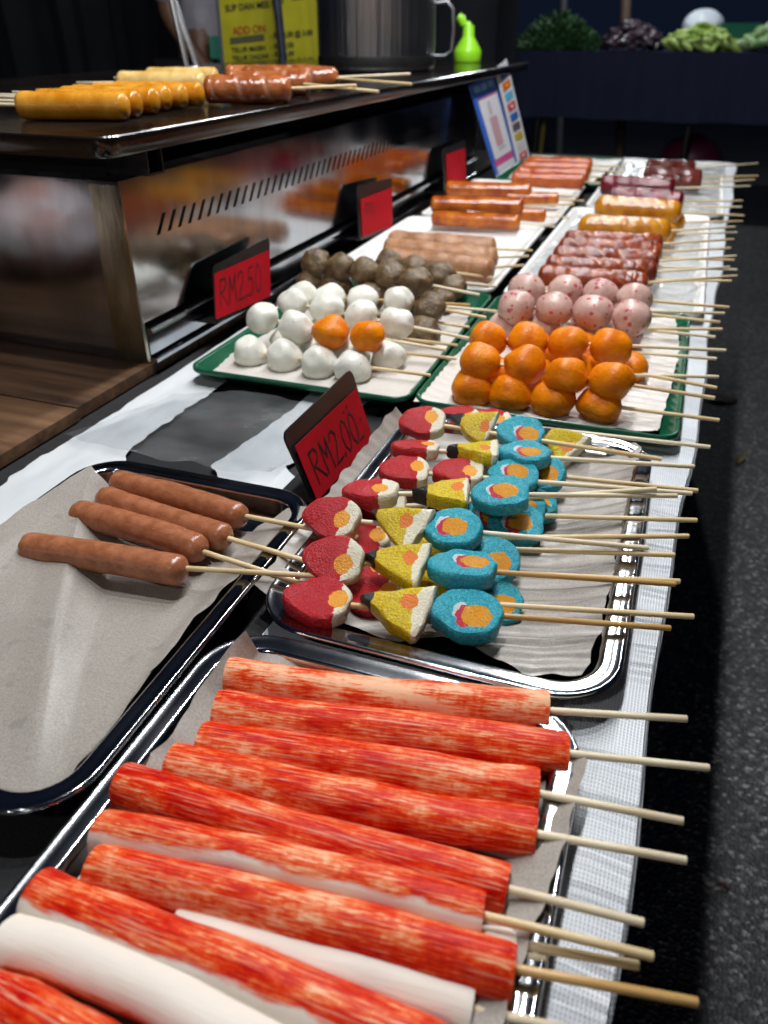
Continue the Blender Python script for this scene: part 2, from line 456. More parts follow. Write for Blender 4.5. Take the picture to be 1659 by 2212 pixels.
# ---------------------------------------------------------------- mesh and object helpers
class MB:
    def __init__(s):
        s.v, s.f, s.mi = [], [], []
    def add(s, vs, fs, mi=0):
        o = len(s.v)
        s.v += [tuple(p) for p in vs]
        s.f += [tuple(i + o for i in f) for f in fs]
        s.mi += [mi] * len(fs)
    def box(s, a, b, mi=0):
        (x0, y0, z0), (x1, y1, z1) = a, b
        vs = [(x0, y0, z0), (x1, y0, z0), (x1, y1, z0), (x0, y1, z0), (x0, y0, z1), (x1, y0, z1), (x1, y1, z1), (x0, y1, z1)]
        s.add(vs, [(3, 2, 1, 0), (4, 5, 6, 7), (0, 1, 5, 4), (1, 2, 6, 5), (2, 3, 7, 6), (3, 0, 4, 7)], mi)
    def loops(s, loops, cap0=False, cap1=False, closed=True, mi=0):
        n = len(loops[0])
        vs = [p for l in loops for p in l]
        fs = []
        for i in range(len(loops) - 1):
            for j in range(n if closed else n - 1):
                k = (j + 1) % n
                fs.append((i * n + j, i * n + k, (i + 1) * n + k, (i + 1) * n + j))
        if cap0: fs.append(tuple(reversed(range(n))))
        if cap1: fs.append(tuple(range((len(loops) - 1) * n, len(loops) * n)))
        s.add(vs, fs, mi)
    def tube(s, path, rad, seg=10, cap=True, mi=0):
        path = [Vector(p) for p in path]
        if not isinstance(rad, (list, tuple)): rad = [rad] * len(path)
        ls = []
        ref = None
        for i, p in enumerate(path):
            t = (path[min(i + 1, len(path) - 1)] - path[max(i - 1, 0)]).normalized()
            if ref is None:
                ref = Vector((0, 0, 1)) if abs(t.z) < 0.9 else Vector((1, 0, 0))
            a = (ref - t * ref.dot(t)).normalized()
            ref = a
            c = t.cross(a)
            ls.append([p + (a * cos(2 * pi * j / seg) + c * sin(2 * pi * j / seg)) * rad[i] for j in range(seg)])
        s.loops(ls, cap, cap, mi=mi)
    def lathe(s, prof, seg=32, c=(0, 0, 0), mi=0):
        ls = [[(c[0] + r * cos(2 * pi * j / seg), c[1] + r * sin(2 * pi * j / seg), c[2] + z) for j in range(seg)] for r, z in prof]
        s.loops(ls, True, True, mi=mi)
    def mesh(s, name, mats, smooth=True):
        me = bpy.data.meshes.new(name)
        me.from_pydata(s.v, [], s.f)
        if not isinstance(mats, (list, tuple)): mats = [mats]
        for m in mats: me.materials.append(m)
        if len(mats) > 1: me.polygons.foreach_set('material_index', s.mi)
        if smooth:
            me.polygons.foreach_set('use_smooth', [True] * len(s.f))
            me.set_sharp_from_angle(angle=radians(42))
        me.update()
        return me

WM = {}
def setprops(o, label=None, cat=None, group=None, kind=None):
    if label: o['label'] = label
    if cat: o['category'] = cat
    if group: o['group'] = group
    if kind: o['kind'] = kind
    return o

def obj(name, me, parent=None, mat=None):
    o = bpy.data.objects.new(name, me)
    COL.objects.link(o)
    mat = mat or Matrix()
    WM[o] = mat
    if parent is not None:
        o.parent = parent
        o.matrix_basis = WM[parent].inverted() @ mat
    else:
        o.matrix_basis = mat
    return o

def empty(name, mat, label, cat, group=None):
    if isinstance(mat, Vector): mat = Matrix.Translation(mat)
    e = obj(name, None, None, mat)
    e.empty_display_size = 0.02
    return setprops(e, label, cat, group)

def frame(A, X, up=Vector((0, 0, 1)), scale=(1, 1, 1), roll=0.0):
    x = X.normalized()
    y = up.cross(x)
    y = y.normalized() if y.length > 1e-6 else Vector((0, 1, 0))
    z = x.cross(y)
    m = Matrix((x, y, z)).transposed().to_4x4()
    m.translation = A
    return m @ Matrix.Rotation(roll, 4, 'X') @ Matrix.Diagonal((*scale, 1))

def nz(x, y, z, s=1.0):
    return noise.noise(Vector((x * s, y * s, z * s)))

# ---------------------------------------------------------------- the setting
mb = MB()
mb.add([(-40, -20, -0.75), (40, -20, -0.75), (40, 90, -0.75), (-40, 90, -0.75)], [(0, 1, 2, 3)])
setprops(obj('ground', mb.mesh('ground', MT['asphalt'])), kind='structure')
mb = MB()
mb.loops([[(-5.0 + 4.05 * k / 60, 4.5 + 0.05 * sin(k * 0.9) + 0.03 * sin(k * 2.3), z) for k in range(61)] for z in (-0.72, 0.2, 1.2, 2.4)], closed=False)
setprops(obj('dark_curtain', mb.mesh('dark_curtain', simple('black_curtain_cloth', (0.010, 0.012, 0.018), (0.016, 0.018, 0.026), 4, 0.85))),
         'unlit black curtain hanging behind the griddle and the vendor', 'curtain')

def edge_x(y):
    return 0.0195 + 0.0345 * y + 0.0022 * sin(y * 11.0) + 0.0012 * sin(y * 31 + 1)

# table: frame, black cloth, skirt
tb = empty('stall_table', Vector((-0.4, 1.0, -0.75)), 'long stall table under black cloth carrying all the food trays', 'table')
mb = MB()
ys = [-0.35 + 2.75 * i / 60 for i in range(61)]
mb.loops([[(-1.35, y, -0.03), (-1.35, y, -0.002), (edge_x(y) - 0.004, y, -0.002), (edge_x(y) - 0.004, y, -0.03)] for y in ys], True, True)
obj('black_tablecloth', mb.mesh('black_tablecloth', MT['black_cloth']), tb)
mb = MB()
ls = []
for i in range(161):
    y = -0.35 + 2.75 * i / 160
    w = 0.004 * sin(y * 60) + 0.004 * sin(y * 23 + 1)
    e = edge_x(y)
    ls.append([(e - 0.001, y, -0.001), (e + 0.003 + 0.0012 * sin(y * 140), y, -0.006), (e + 0.002, y, -0.02), (e + w * 0.6, y, -0.2), (e + w, y, -0.45), (e + w * 1.4, y, -0.72)])
mb.loops(ls, closed=False)
obj('skirt', mb.mesh('skirt', simple('black_plastic_skirt', (0.008, 0.008, 0.009), (0.014, 0.014, 0.016), 60, 0.35, bscale=120, bstr=0.4)), tb)
for x, y in ((-1.25, -0.2), (-1.25, 2.2), (-0.06, -0.2), (-0.03, 2.2)):
    mb = MB()
    mb.tube([(x, y, -0.75), (x, y, -0.031)], 0.018, 10)
    obj('leg', mb.mesh('leg', MT['iron']), tb)

# white woven tarp along the customers' side
mb = MB()
ls = []
for i in range(241):
    y = -0.32 + 2.68 * i / 240
    row = []
    e = edge_x(y)
    x0 = -0.186 + 0.004 * sin(y * 9) + 0.003 * nz(0, y, 0, 30)
    for j in range(25):
        t = j / 24
        x = x0 + (e + 0.0005 - x0) * t
        z = 0.0015 + max(0.0, 0.0036 * nz(x, y * 2.2, 3, 16)) + max(0, 0.0012 * sin(y * 150 + 4 * nz(x, y, 1, 8)) * (x + 0.06) / 0.1 if x > -0.06 else 0)
        if j >= 23: z -= 0.001 * (j - 22)
        row.append((x, y, z))
    row.append((e + 0.0028, y, -0.0045))
    ls.append(row)
mb.loops(ls, closed=False)
setprops(obj('woven_tarp', mb.mesh('woven_tarp', MT['tarp'])), 'white woven plastic tarp strip along the customer edge of the table', 'tarp')

def coons(bottom, top, left, right, nu, nv, amp=0.0008, nsc=30, extra=None, seed=0.0, jag=0.0):
    """sheet from four boundary polylines (bottom/top run left to right, left/right run bottom to top)"""
    def samp(pl, t):
        n = len(pl) - 1
        k = min(int(t * n), n - 1)
        f = t * n - k
        return Vector(pl[k]).lerp(Vector(pl[k + 1]), f)
    b = MB()
    rows = []
    for i in range(nv + 1):
        v = i / nv
        r = []
        for j in range(nu + 1):
            u = j / nu
            p = samp(bottom, u) * (1 - v) + samp(top, u) * v + samp(left, v) * (1 - u) + samp(right, v) * u
            p -= Vector(bottom[0]) * (1 - u) * (1 - v) + Vector(bottom[-1]) * u * (1 - v) + Vector(top[0]) * (1 - u) * v + Vector(top[-1]) * u * v
            if jag:
                d = min(u, v, 1 - u, 1 - v)
                k = max(0, 1 - d * 9)
                p.x += jag * k * nz(p.x, p.y, seed, 70)
                p.y += jag * k * nz(p.x, p.y, seed + 7, 70)
            p.z += amp * nz(p.x, p.y, seed, nsc)
            if extra: p.z += extra(p.x, p.y, u, v)
            r.append(p)
        rows.append(r)
    b.loops(rows, closed=False)
    return b

# thin white sheets lying on the black cloth at the vendor's side
def wrinkle(x, y, u, v):
    return 0.0016 * abs(nz(x * 2.5, y, 5, 20)) + 0.001 * abs(nz(x, y * 0.6, 9, 45))
b = coons([P(0, 1170, .002) + Vector((-.02, -.08, 0)), P(330, 1050, .002) + Vector((-0.01, -.06, 0))], [Vector((-.462, .9, .002)), Vector((-.395, .9, .002))],
          [P(0, 1170, .002) + Vector((-.02, -.08, 0)), P(0, 1048, .002), P(92, 985, .002), P(215, 915, .002), P(300, 858, .002), Vector((-.462, .9, .002))],
          [P(330, 1050, .002) + Vector((-0.01, -.06, 0)), P(268, 1005, .002), P(285, 968, .002), P(380, 900, .002), P(452, 850, .002), Vector((-.395, .9, .002))], 26, 60, 0.0012, 24, wrinkle, 1, 0.004)
setprops(obj('white_sheet', b.mesh('white_sheet', MT['white_sheet'])), 'wrinkled thin white sheet beside the wooden board', 'sheet')
b = coons([P(510, 1085, .002), P(655, 1070, .002)], [Vector((-.325, .9, .002)), Vector((-.225, .9, .002))],
          [P(510, 1085, .002), P(455, 1010, .002), P(560, 935, .002), P(640, 882, .002), Vector((-.325, .9, .002))],
          [P(655, 1070, .002), P(620, 1010, .002), P(720, 930, .002), Vector((-.225, .9, .002))], 22, 50, 0.0012, 24, wrinkle, 3, 0.004)
setprops(obj('white_sheet', b.mesh('white_sheet', MT['white_sheet'])), 'thin white sheet behind the upright red price card', 'sheet')
b = coons([P(300, 985, .0075), P(420, 1010, .0075), P(585, 1030, .0075)], [P(385, 850, .0075), P(560, 845, .0075), P(690, 880, .0075)],
          [P(300, 985, .0075), P(140, 940, .0075), P(385, 850, .0075)], [P(585, 1030, .0075), P(660, 960, .0075), P(690, 880, .0075)], 40, 30, 0.0022, 34, lambda x, y, u, v: 0.006 * max(0, 1 - v * 6) * (0.4 + nz(x, y, 4, 30)), 5, 0.003)
setprops(obj('plastic_film', b.mesh('plastic_film', MT['film'])), 'clear plastic film lying between wooden board and price card', 'plastic film')

# wooden board
bd = empty('wooden_board', Vector((-0.8, 0.6, 0)), 'old dark wooden board under the steel cooker', 'board')
for i in range(4):
    y0 = -0.10 + i * 0.20
    mb = MB()
    if i == 0: y0 = -0.1
    x1 = -0.478
    mb.box((-1.3, y0, 0.0), (x1 - 0.002 * (i % 2), y0 + 0.198, 0.0105 + 0.0004 * (i % 2)))
    o = obj('plank', mb.mesh('plank', MT['wood']), bd)
mb = MB(); mb.box((-1.3, 0.702, 0.0), (-0.479, 2.3, 0.0100))
obj('plank', mb.mesh('plank', MT['wood']), bd)

# ---------------------------------------------------------------- cooker
CXF = -0.481
ck = empty('steel_cooker', Vector((-0.75, 1.2, 0.0105)), 'stainless steel griddle cooker box with slanted vent slots', 'cooker')
y0, y1, zt = 0.612, 1.89, OX(225, 400, CXF).z
zb = 0.0125
# slotted customer-side panel
mb = MB()
zs0, zs1 = 0.128, 0.146
def q(ya, za, yb, zb_, yc, zc, yd, zd, x=CXF):
    mb.add([(x, ya, za), (x, yb, zb_), (x, yc, zc), (x, yd, zd)], [(0, 1, 2, 3)])
zlo = 0.053
q(y0, zlo, y1, zlo, y1, zs0, y0, zs0)
q(y0, zs1, y1, zs1, y1, zt, y0, zt)
sl, pit, sw = 0.014, 0.0185, 0.0062
ya = 0.655
q(y0, zs0, ya, zs0, ya + sl, zs1, y0, zs1)
nslot = 60
for i in range(nslot):
    a = ya + i * pit + sw
    bb = a + pit - sw
    if i == nslot - 1:
        q(a, zs0, y1, zs0, y1, zs1, a + sl, zs1)
    else:
        q(a, zs0, bb, zs0, bb + sl, zs1, a + sl, zs1)
obj('slotted_panel', mb.mesh('slotted_panel', MT['steel_worn']), ck)
mb = MB()
mb.box((CXF - 0.03, y0 + 0.004, 0.02), (CXF - 0.008, y1 - 0.004, zt - 0.006))
obj('inner_housing', mb.mesh('inner_housing', MT['dark_inside']), ck)
mb = MB()   # end panel facing the viewer
mb.add([(-1.25, y0, zb), (CXF - 0.040, y0, zb), (CXF - 0.034, y0, zt), (-1.25, y0, zt)], [(0, 1, 2, 3)])
mb.add([(-1.25, y0 - 0.004, zt - 0.003), (CXF, y0 - 0.004, zt - 0.003), (CXF, y0 - 0.004, zt), (-1.25, y0 - 0.004, zt)], [(0, 1, 2, 3)])
obj('end_panel', mb.mesh('end_panel', MT['steel_worn']), ck)
mb = MB()
mb.add([(CXF - 0.040, y0, zb), (CXF - 0.002, y0, zb), (CXF - 0.002, y0, zt - .003), (CXF - 0.034, y0, zt - .003)], [(0, 1, 2, 3)])
mb.add([(CXF - 0.002, y0, zb), (CXF, y0 + 0.002, zb), (CXF, y0 + 0.002, zt), (CXF - 0.002, y0, zt)], [(0, 1, 2, 3)])
setprops(obj('corner_strip', mb.mesh('corner_strip', MT['steel_stain']), ck), 'yellowish oil-stained corner strip')
mb = MB()
mb.box((CXF - 0.02, y1, zb), (CXF, y1 + 0.01, zt))
mb.box((-1.25, y1 + 0.011, zb), (CXF - 0.001, y1 + 0.013, zt))
obj('far_panel', mb.mesh('far_panel', MT['grey_panel']), ck)
def ledge(z0, z1, name):
    b = MB()
    prof = [(CXF - 0.006, z0), (CXF + 0.001, z0), (CXF + 0.001, z1 - 0.008), (CXF + 0.004, z1 - 0.0065), (CXF + 0.0075, z1 - 0.0045), (CXF + 0.0075, z1 - 0.0012), (CXF + 0.0055, z1), (CXF - 0.006, z1)]
    b.loops([[(x, yy, z) for x, z in prof] for yy in (y0 + 0.003, y1)], True, True)
    obj(name, b.mesh(name, MT['steel_worn']), ck)
ledge(0.0195, 0.0470, 'drip_drawer')
ledge(0.0118, 0.0168, 'bottom_rail')
# griddle: black frame and plate
gr = empty('griddle', Vector((-0.8, 1.3, zt)), 'oily black iron griddle plate on top of the steel cooker', 'griddle')
GZ = 0.226
def rrect(x0, x1, y0, y1, r, z, n=6):
    pts = []
    for cx, cy, a0 in ((x1 - r, y0 + r, -pi / 2), (x1 - r, y1 - r, 0), (x0 + r, y1 - r, pi / 2), (x0 + r, y0 + r, pi)):
        for i in range(n + 1):
            a = a0 + i * pi / 2 / n
            pts.append((cx + r * cos(a), cy + r * sin(a), z))
    return pts
mb = MB()
X0, X1, Y0, Y1 = -1.15, -0.445, 0.556, 2.27
mb.loops([rrect(X0 + .002, X1 - .002, Y0 + .002, Y1 - .002, .018, GZ - .0165), rrect(X0, X1, Y0, Y1, .02, GZ - .014), rrect(X0, X1, Y0, Y1, .02, GZ - .0012),
          rrect(X0 + .0012, X1 - .0012, Y0 + .0012, Y1 - .0012, .019, GZ), rrect(X0 + .006, X1 - .006, Y0 + .006, Y1 - .006, .015, GZ - .0004)], True, True)
obj('plate', mb.mesh('plate', MT['griddle']), gr)
mb = MB()
mb.box((-1.1, 0.64, zt - 0.001), (-0.515, 2.2, GZ - 0.017))
obj('support_frame', mb.mesh('support_frame', MT['iron']), gr)
tz = zt + 0.001
for yy in (0.652, 2.1):       # hollow square tubes poking out of the frame
    mb = MB()
    s = 0.0125
    o1 = [(-s, 0), (s, 0), (s, 2 * s), (-s, 2 * s)]
    i1 = [(-s + .002, .002), (s - .002, .002), (s - .002, 2 * s - .002), (-s + .002, 2 * s - .002)]
    mb.loops([[(-0.514, yy + a, tz + c) for a, c in o1], [(-0.468, yy + a, tz + c) for a, c in o1], [(-0.468, yy + a, tz + c) for a, c in i1], [(-0.513, yy + a, tz + c) for a, c in i1]], True, True)
    obj('square_tube', mb.mesh('square_tube', simple('worn_black_iron', (0.014, 0.014, 0.015), (0.04, 0.04, 0.04), 80, 0.4, 0.4)), gr)

bl = []
bc = Vector((-0.80, 0.37, 0.07))
for i in range(17):
    th = pi * i / 16
    bl.append([(bc.x + .085 * sin(th) * cos(2 * pi * j / 28) * (1 + .3 * nz(th * 1.5, j * .6, 1)), bc.y + .07 * sin(th) * sin(2 * pi * j / 28) * (1 + .3 * nz(th * 1.5, j * .6, 4)), bc.z - .058 * cos(th) * (1 + .25 * nz(th * 2, j * .5, 2))) for j in range(28)])
mb = MB(); mb.loops(bl, True, True)
setprops(obj('plastic_bag', mb.mesh('plastic_bag', simple('bagged_meat', (0.78, 0.78, 0.80), (0.55, 0.28, 0.22), 14, 0.25, bscale=60, bstr=0.7, bdist=0.004))),
         'crumpled clear bag of meat mirrored in the cooker end panel', 'plastic bag')

# ---------------------------------------------------------------- trays
def tray(name, label, group, x0, x1, y0, y1, rot, rim, depth_, lip, wall, r, mat, curl=0.0015, cat='tray', z0=0.0035, base=True):
    c = Vector(((x0 + x1) / 2, (y0 + y1) / 2, 0))
    m = Matrix.Translation(c) @ Matrix.Rotation(rot, 4, 'Z')
    w, h = (x1 - x0) / 2, (y1 - y0) / 2
    b = MB()
    def L(d, z): return rrect(-w + d, w - d, -h + d, h - d, max(r - d, 0.004), z, 9)
    fl = rim - depth_
    prof = [(lip + wall + 0.004, fl - 0.0012), (lip + wall - 0.001, fl + 0.0005), (lip - 0.0015, rim - 0.0035), (0.0025, rim - 0.0012), (0.0006, rim - curl * 1.6), (-0.0002, rim - curl * 1.2), (0.0002, rim - 0.0004), (0.0010, rim + 0.0003), (0.0020, rim + 0.0003), (0.0028, rim - 0.0001),
            (lip * 0.5, rim - 0.0002), (lip - 0.0022, rim - 0.0003), (lip - 0.0008, rim - 0.0006), (lip + 0.0005, rim - 0.0018), (lip + 0.0012, rim - 0.0036), (lip + wall - 0.003, fl + 0.0040), (lip + wall, fl + 0.001), (lip + wall + 0.004, fl)]
    b.loops([L(d, z) for d, z in prof], True, True)
    o = obj(name, b.mesh(name, mat), None, m)
    setprops(o, label, cat, group)
    return o
GT = 'stainless steel food trays'
tray('steel_tray', 'steel tray holding four brown sausages on skewers', GT, -0.386, -0.1985, 0.135, 0.417, radians(1.0), 0.022, 0.019, 0.011, 0.006, 0.034, MT['steel'])
tray('steel_tray', 'steel tray holding red, yellow and blue fish cake skewers', GT, -0.190, 0.0125, 0.283, 0.582, radians(0.4), 0.022, 0.018, 0.012, 0.006, 0.036, MT['steel'])
tray('steel_tray', 'steel tray holding the red crab stick skewers', GT, -0.1945, 0.0035, 0.000, 0.279, radians(0.6), 0.021, 0.018, 0.012, 0.006, 0.036, MT['steel'])
GP = 'green plastic food trays'
tray('green_tray', 'green plastic tray holding white and brown ball skewers', GP, -0.430, -0.2025, 0.598, 0.943, radians(0.6), 0.020, 0.016, 0.004, 0.014, 0.018, MT['green_plastic'], 0.003)
tray('green_tray', 'green plastic tray holding orange and pink ball skewers', GP, -0.199, 0.0285, 0.602, 0.943, radians(0.2), 0.020, 0.016, 0.004, 0.014, 0.018, MT['green_plastic'], 0.003)
tray('green_tray', 'green tray at the far table end under orange meat skewers', GP, -0.412, -0.170, 1.80, 2.20, 0, 0.020, 0.016, 0.004, 0.014, 0.018, MT['green_plastic'], 0.003)
GW = 'white foam food trays'
tray('foam_tray', 'white foam tray under the beige chicken sausages', GW, -0.452, -0.212, 0.953, 1.355, radians(0.5), 0.020, 0.016, 0.006, 0.016, 0.02, MT['styro'], 0.003)
tray('foam_tray', 'white foam tray under the long orange sausages', GW, -0.446, -0.205, 1.372, 1.775, radians(0.5), 0.020, 0.016, 0.006, 0.016, 0.02, MT['styro'], 0.003)
tray('foam_tray', 'white foam tray under the glazed and yellow scored sausages', GW, -0.198, 0.042, 0.953, 1.545, 0, 0.018, 0.014, 0.006, 0.016, 0.02, MT['styro'], 0.003)
tray('foam_tray', 'white foam tray under purple and dark brown sausages', GW, -0.180, 0.065, 1.565, 2.21, 0, 0.018, 0.014, 0.006, 0.016, 0.02, MT['styro'], 0.003)

# papers in the trays
def paper(label, b, mat='paper'):
    o = obj('paper_sheet', b.mesh('paper_sheet', MT[mat]))
    setprops(o, label, 'paper', 'papers lining the trays')
# sausage tray: sheet leaning over the vendor side and the far corner
pz = 0.0065
b = coons([P(-120, 1760, pz), P(0, 1738, pz), P(75, 1728, pz), P(140, 1690, pz + .001), P(188, 1642, pz + .004), P(192, 1622, pz + .005)],
          [P(-60, 1180, .025), P(20, 1122, .025), P(120, 1050, .026), P(197, 1003, .030), P(232, 1045, .018), P(280, 1085, pz), P(420, 1130, pz), P(540, 1150, pz + .002), P(640, 1090, .021), P(668, 1095, .024)],
          [P(-120, 1760, pz), P(-150, 1500, .02), P(-60, 1180, .025)],
          [P(192, 1622, pz + .005), P(310, 1480, .012), P(420, 1330, .012), P(520, 1240, .014), P(600, 1165, .019), P(668, 1095, .024)],
          60, 60, 0.0012, 22, lambda x, y, u, v: -0.014 * max(0, sin(pi * min(1, v * 1.12))) * max(0, 1 - u * 2.6) * (1 if u > .08 else u / .08) + 0.0006 * sin(60 * (x * 5 + y * 2) + 4 * nz(x, y, 2, 12)) * max(0, v - 0.55), 11, 0.004)
paper('large grey brown paper sheet under the four brown sausages', b)

def pleat(x, y, u, v, k=0.0011, per=0.0125, sl=0.32):
    t = (y - sl * x + 0.006 * nz(x, y, 1, 12)) / per
    s = sin(2 * pi * t)
    return k * (abs(s) ** 0.6) * (1 if s > 0 else -1) * (0.35 + 0.65 * max(0, min(1, (x + 0.12) / 0.1)))
mx0, mx1, my0, my1 = -0.190, 0.0125, 0.283, 0.582
b = coons([P(548, 1262, .020), P(590, 1290, .020), P(690, 1332, .013), P(860, 1385, .012), P(960, 1375, .014), P(1060, 1420, .014), P(1140, 1458, .014), P(1262, 1458, .018)],
          [P(858, 876, .035), P(900, 930, .012), P(1100, 950, .008), P(1300, 955, .010), P(1385, 962, .024)],
          [P(548, 1262, .020), P(588, 1215, .024), P(640, 1150, .020), P(690, 1085, .022), P(760, 1000, .026), P(815, 925, .030), P(858, 876, .035)],
          [P(1262, 1458, .018), P(1290, 1380, .018), P(1318, 1270, .018), P(1348, 1130, .018), P(1370, 1030, .019), P(1385, 962, .024)],
          60, 140, 0.0016, 26, pleat, 17, 0.003)
paper('creased grey paper under the red, yellow and blue fish cakes', b)
b = coons([P(-250, 2300, .03), P(300, 2700, pz), P(1040, 2330, .0248)],
          [P(525, 1362, .036), P(560, 1410, .022), P(760, 1465, .008), P(1000, 1490, .007), P(1200, 1560, .010), P(1272, 1643, .0248)],
          [P(-250, 2300, .03), P(30, 1960, .018), P(130, 1840, .012), P(250, 1700, .016), P(375, 1580, .022), P(440, 1480, .022), P(525, 1362, .036)],
          [P(1040, 2330, .0248), P(1118, 2095, .0248), P(1181, 1935, .0248), P(1226, 1790, .0248), P(1272, 1643, .0248)],
          50, 70, 0.0008, 26, lambda x, y, u, v: 0.0007 * nz(x, y * 3, 2, 30), 23, 0.003)
paper('grease spotted brown paper under the red crab sticks', b)
b = coons([P(452, 806, .016), P(640, 832, .012), P(872, 862, .014)], [Vector((-.405, .90, .01)), Vector((-.22, .90, .012))],
          [P(452, 806, .016), P(500, 765, .012), Vector((-.405, .90, .01))], [P(872, 862, .014), P(935, 790, .014), P(1000, 710, .014), Vector((-.22, .90, .012))], 50, 90, 0.001, 26, lambda x, y, u, v: pleat(x + .1, y, u, v, 0.0008, 0.014, 0.1), 29, 0.002)
paper('pale creased paper under the white fish balls', b, 'paper_light')
b = coons([P(892, 866, .018), P(1050, 890, .010), P(1300, 925, .012), P(1422, 930, .014)], [Vector((-.18, .94, .015)), Vector((.012, .94, .014))],
          [P(892, 866, .018), P(960, 790, .017), Vector((-.18, .94, .015))], [P(1422, 930, .014), P(1445, 850, .014), P(1470, 760, .014), Vector((.012, .94, .014))], 60, 120, 0.001, 26, lambda x, y, u, v: pleat(x + .1, y, u, v, 0.001, 0.0145, -0.25), 31, 0.002)
paper('pleated pale paper under the orange and pink balls', b, 'paper_light')
b = coons([Vector((-.19, .955, .017)), Vector((.03, .955, .012))], [Vector((-.175, 1.53, .017)), Vector((.045, 1.53, .012))], [Vector((-.19, .955, .017)), Vector((-.175, 1.53, .017))], [Vector((.03, .955, .012)), Vector((.045, 1.53, .012))], 50, 120, 0.003, 22, lambda x, y, u, v: 0.0015 * nz(x, y, 4, 60), 37, 0.004)
setprops(obj('plastic_film', b.mesh('plastic_film', MT['film'])), 'glossy clear plastic sheet under the glazed scored sausages', 'plastic film')
b = coons([Vector((-.17, 1.57, .017)), Vector((.055, 1.57, .012))], [Vector((-.15, 2.19, .017)), Vector((.07, 2.19, .02))], [Vector((-.17, 1.57, .017)), Vector((-.15, 2.19, .017))], [Vector((.055, 1.57, .012)), Vector((.07, 2.19, .02))], 50, 120, 0.004, 22, lambda x, y, u, v: 0.002 * nz(x, y, 4, 60), 41, 0.004)
setprops(obj('plastic_film', b.mesh('plastic_film', MT['film'])), 'glossy clear plastic sheet under the purple sausages', 'plastic film')
b = coons([P(1085, 395, .017), P(1270, 400, .012)], [P(1150, 335, .022), P(1345, 345, .022)], [P(1085, 395, .017), P(1150, 335, .022)], [P(1270, 400, .012), P(1345, 345, .022)], 30, 30, 0.003, 20, None, 43, 0.003)
paper('white paper at the far end under orange meat skewers', b, 'paper_light')

# ---------------------------------------------------------------- skewered food
stick_me = {}
for k in ('bamboo', 'bamboo_dark', 'bamboo_pale'):
    mb = MB()
    mb.loops([[(x, rr * cos(2 * pi * j / 10), rr * sin(2 * pi * j / 10)) for j in range(10)] for x, rr in ((0, 0.0017), (0.5, 0.00175), (0.997, 0.0017), (1.0, 0.0014))], True, True)
    stick_me[k] = mb.mesh('stick_' + k, MT[k])

def stick(parent, A, E, kind=None):
    kind = kind or random.choices(['bamboo', 'bamboo_pale', 'bamboo_dark'], [6, 3, 1])[0]
    return obj('stick', stick_me[kind], parent, frame(A, E - A, scale=((E - A).length, 1, 1)))

def sausage_mesh(name, L, r, mat, bend=0.0, seg=20, rings=46, lump=0.03, lsc=60, score=None, tip=0.9, dimple=False, seed=0.0, wr=0.0):
    ls, gv = [], []
    for i in range(rings + 1):
        t = i / rings
        # denser near the ends
        s = 0.5 - 0.5 * cos(pi * t)
        x = s * L
        e = min(x, L - x)
        cap = r * tip
        rad = r * sqrt(max(0.0, 1 - (1 - min(e / cap, 1)) ** 2.2)) if e < cap else r
        rad = max(rad, r * 0.12)
        xx = x
        if dimple and e < cap * 0.04:
            xx += r * 0.12 if x < L / 2 else -r * 0.12
        row = []
        for j in range(seg):
            a = 2 * pi * j / seg
            rr = rad * (1 + lump * nz(xx + seed, cos(a) * r, sin(a) * r, lsc) + wr * nz(xx * 3 + seed, cos(a) * r * 0.3, sin(a) * r * .3, 160))
            if wr and e < r * 1.1: rr *= 1 + 0.05 * (1 - e / (r * 1.1)) * sin(7 * a + seed)
            g = 0.0
            if score:
                pitch, slant, depth, width = score
                ph = ((xx + slant * sin(a) * r) / pitch) % 1.0
                d = abs(ph - 0.5)
                if e > r * 0.9 and sin(a) > -0.1:
                    g = max(0.0, 1 - d / width)
                    rr -= r * depth * g
            gv.append(g)
            row.append((xx, rr * cos(a), rr * sin(a) + bend * 4 * s * (1 - s)))
        ls.append(row)
    b = MB()
    b.loops(ls, True, True)
    me = b.mesh(name, mat)
    if score:
        at = me.attributes.new('groove', 'FLOAT', 'POINT')
        at.data.foreach_set('value', gv)
    me['L'] = L
    return me

def skewer_sausage(name, label, cat, group, A, B, E, mesh, skind=None, roll=0.0, part='sausage', rs=1.0, both=True, bend=0.0):
    L0 = mesh['L']
    X = B - A
    e = empty(name, frame(A, X), label, cat, group)
    obj(part, mesh, e, frame(A, X, scale=(X.length / L0, rs, rs), roll=roll))
    if E is not None:
        stick(e, A.lerp(B, 0.82), E, skind)
    return e

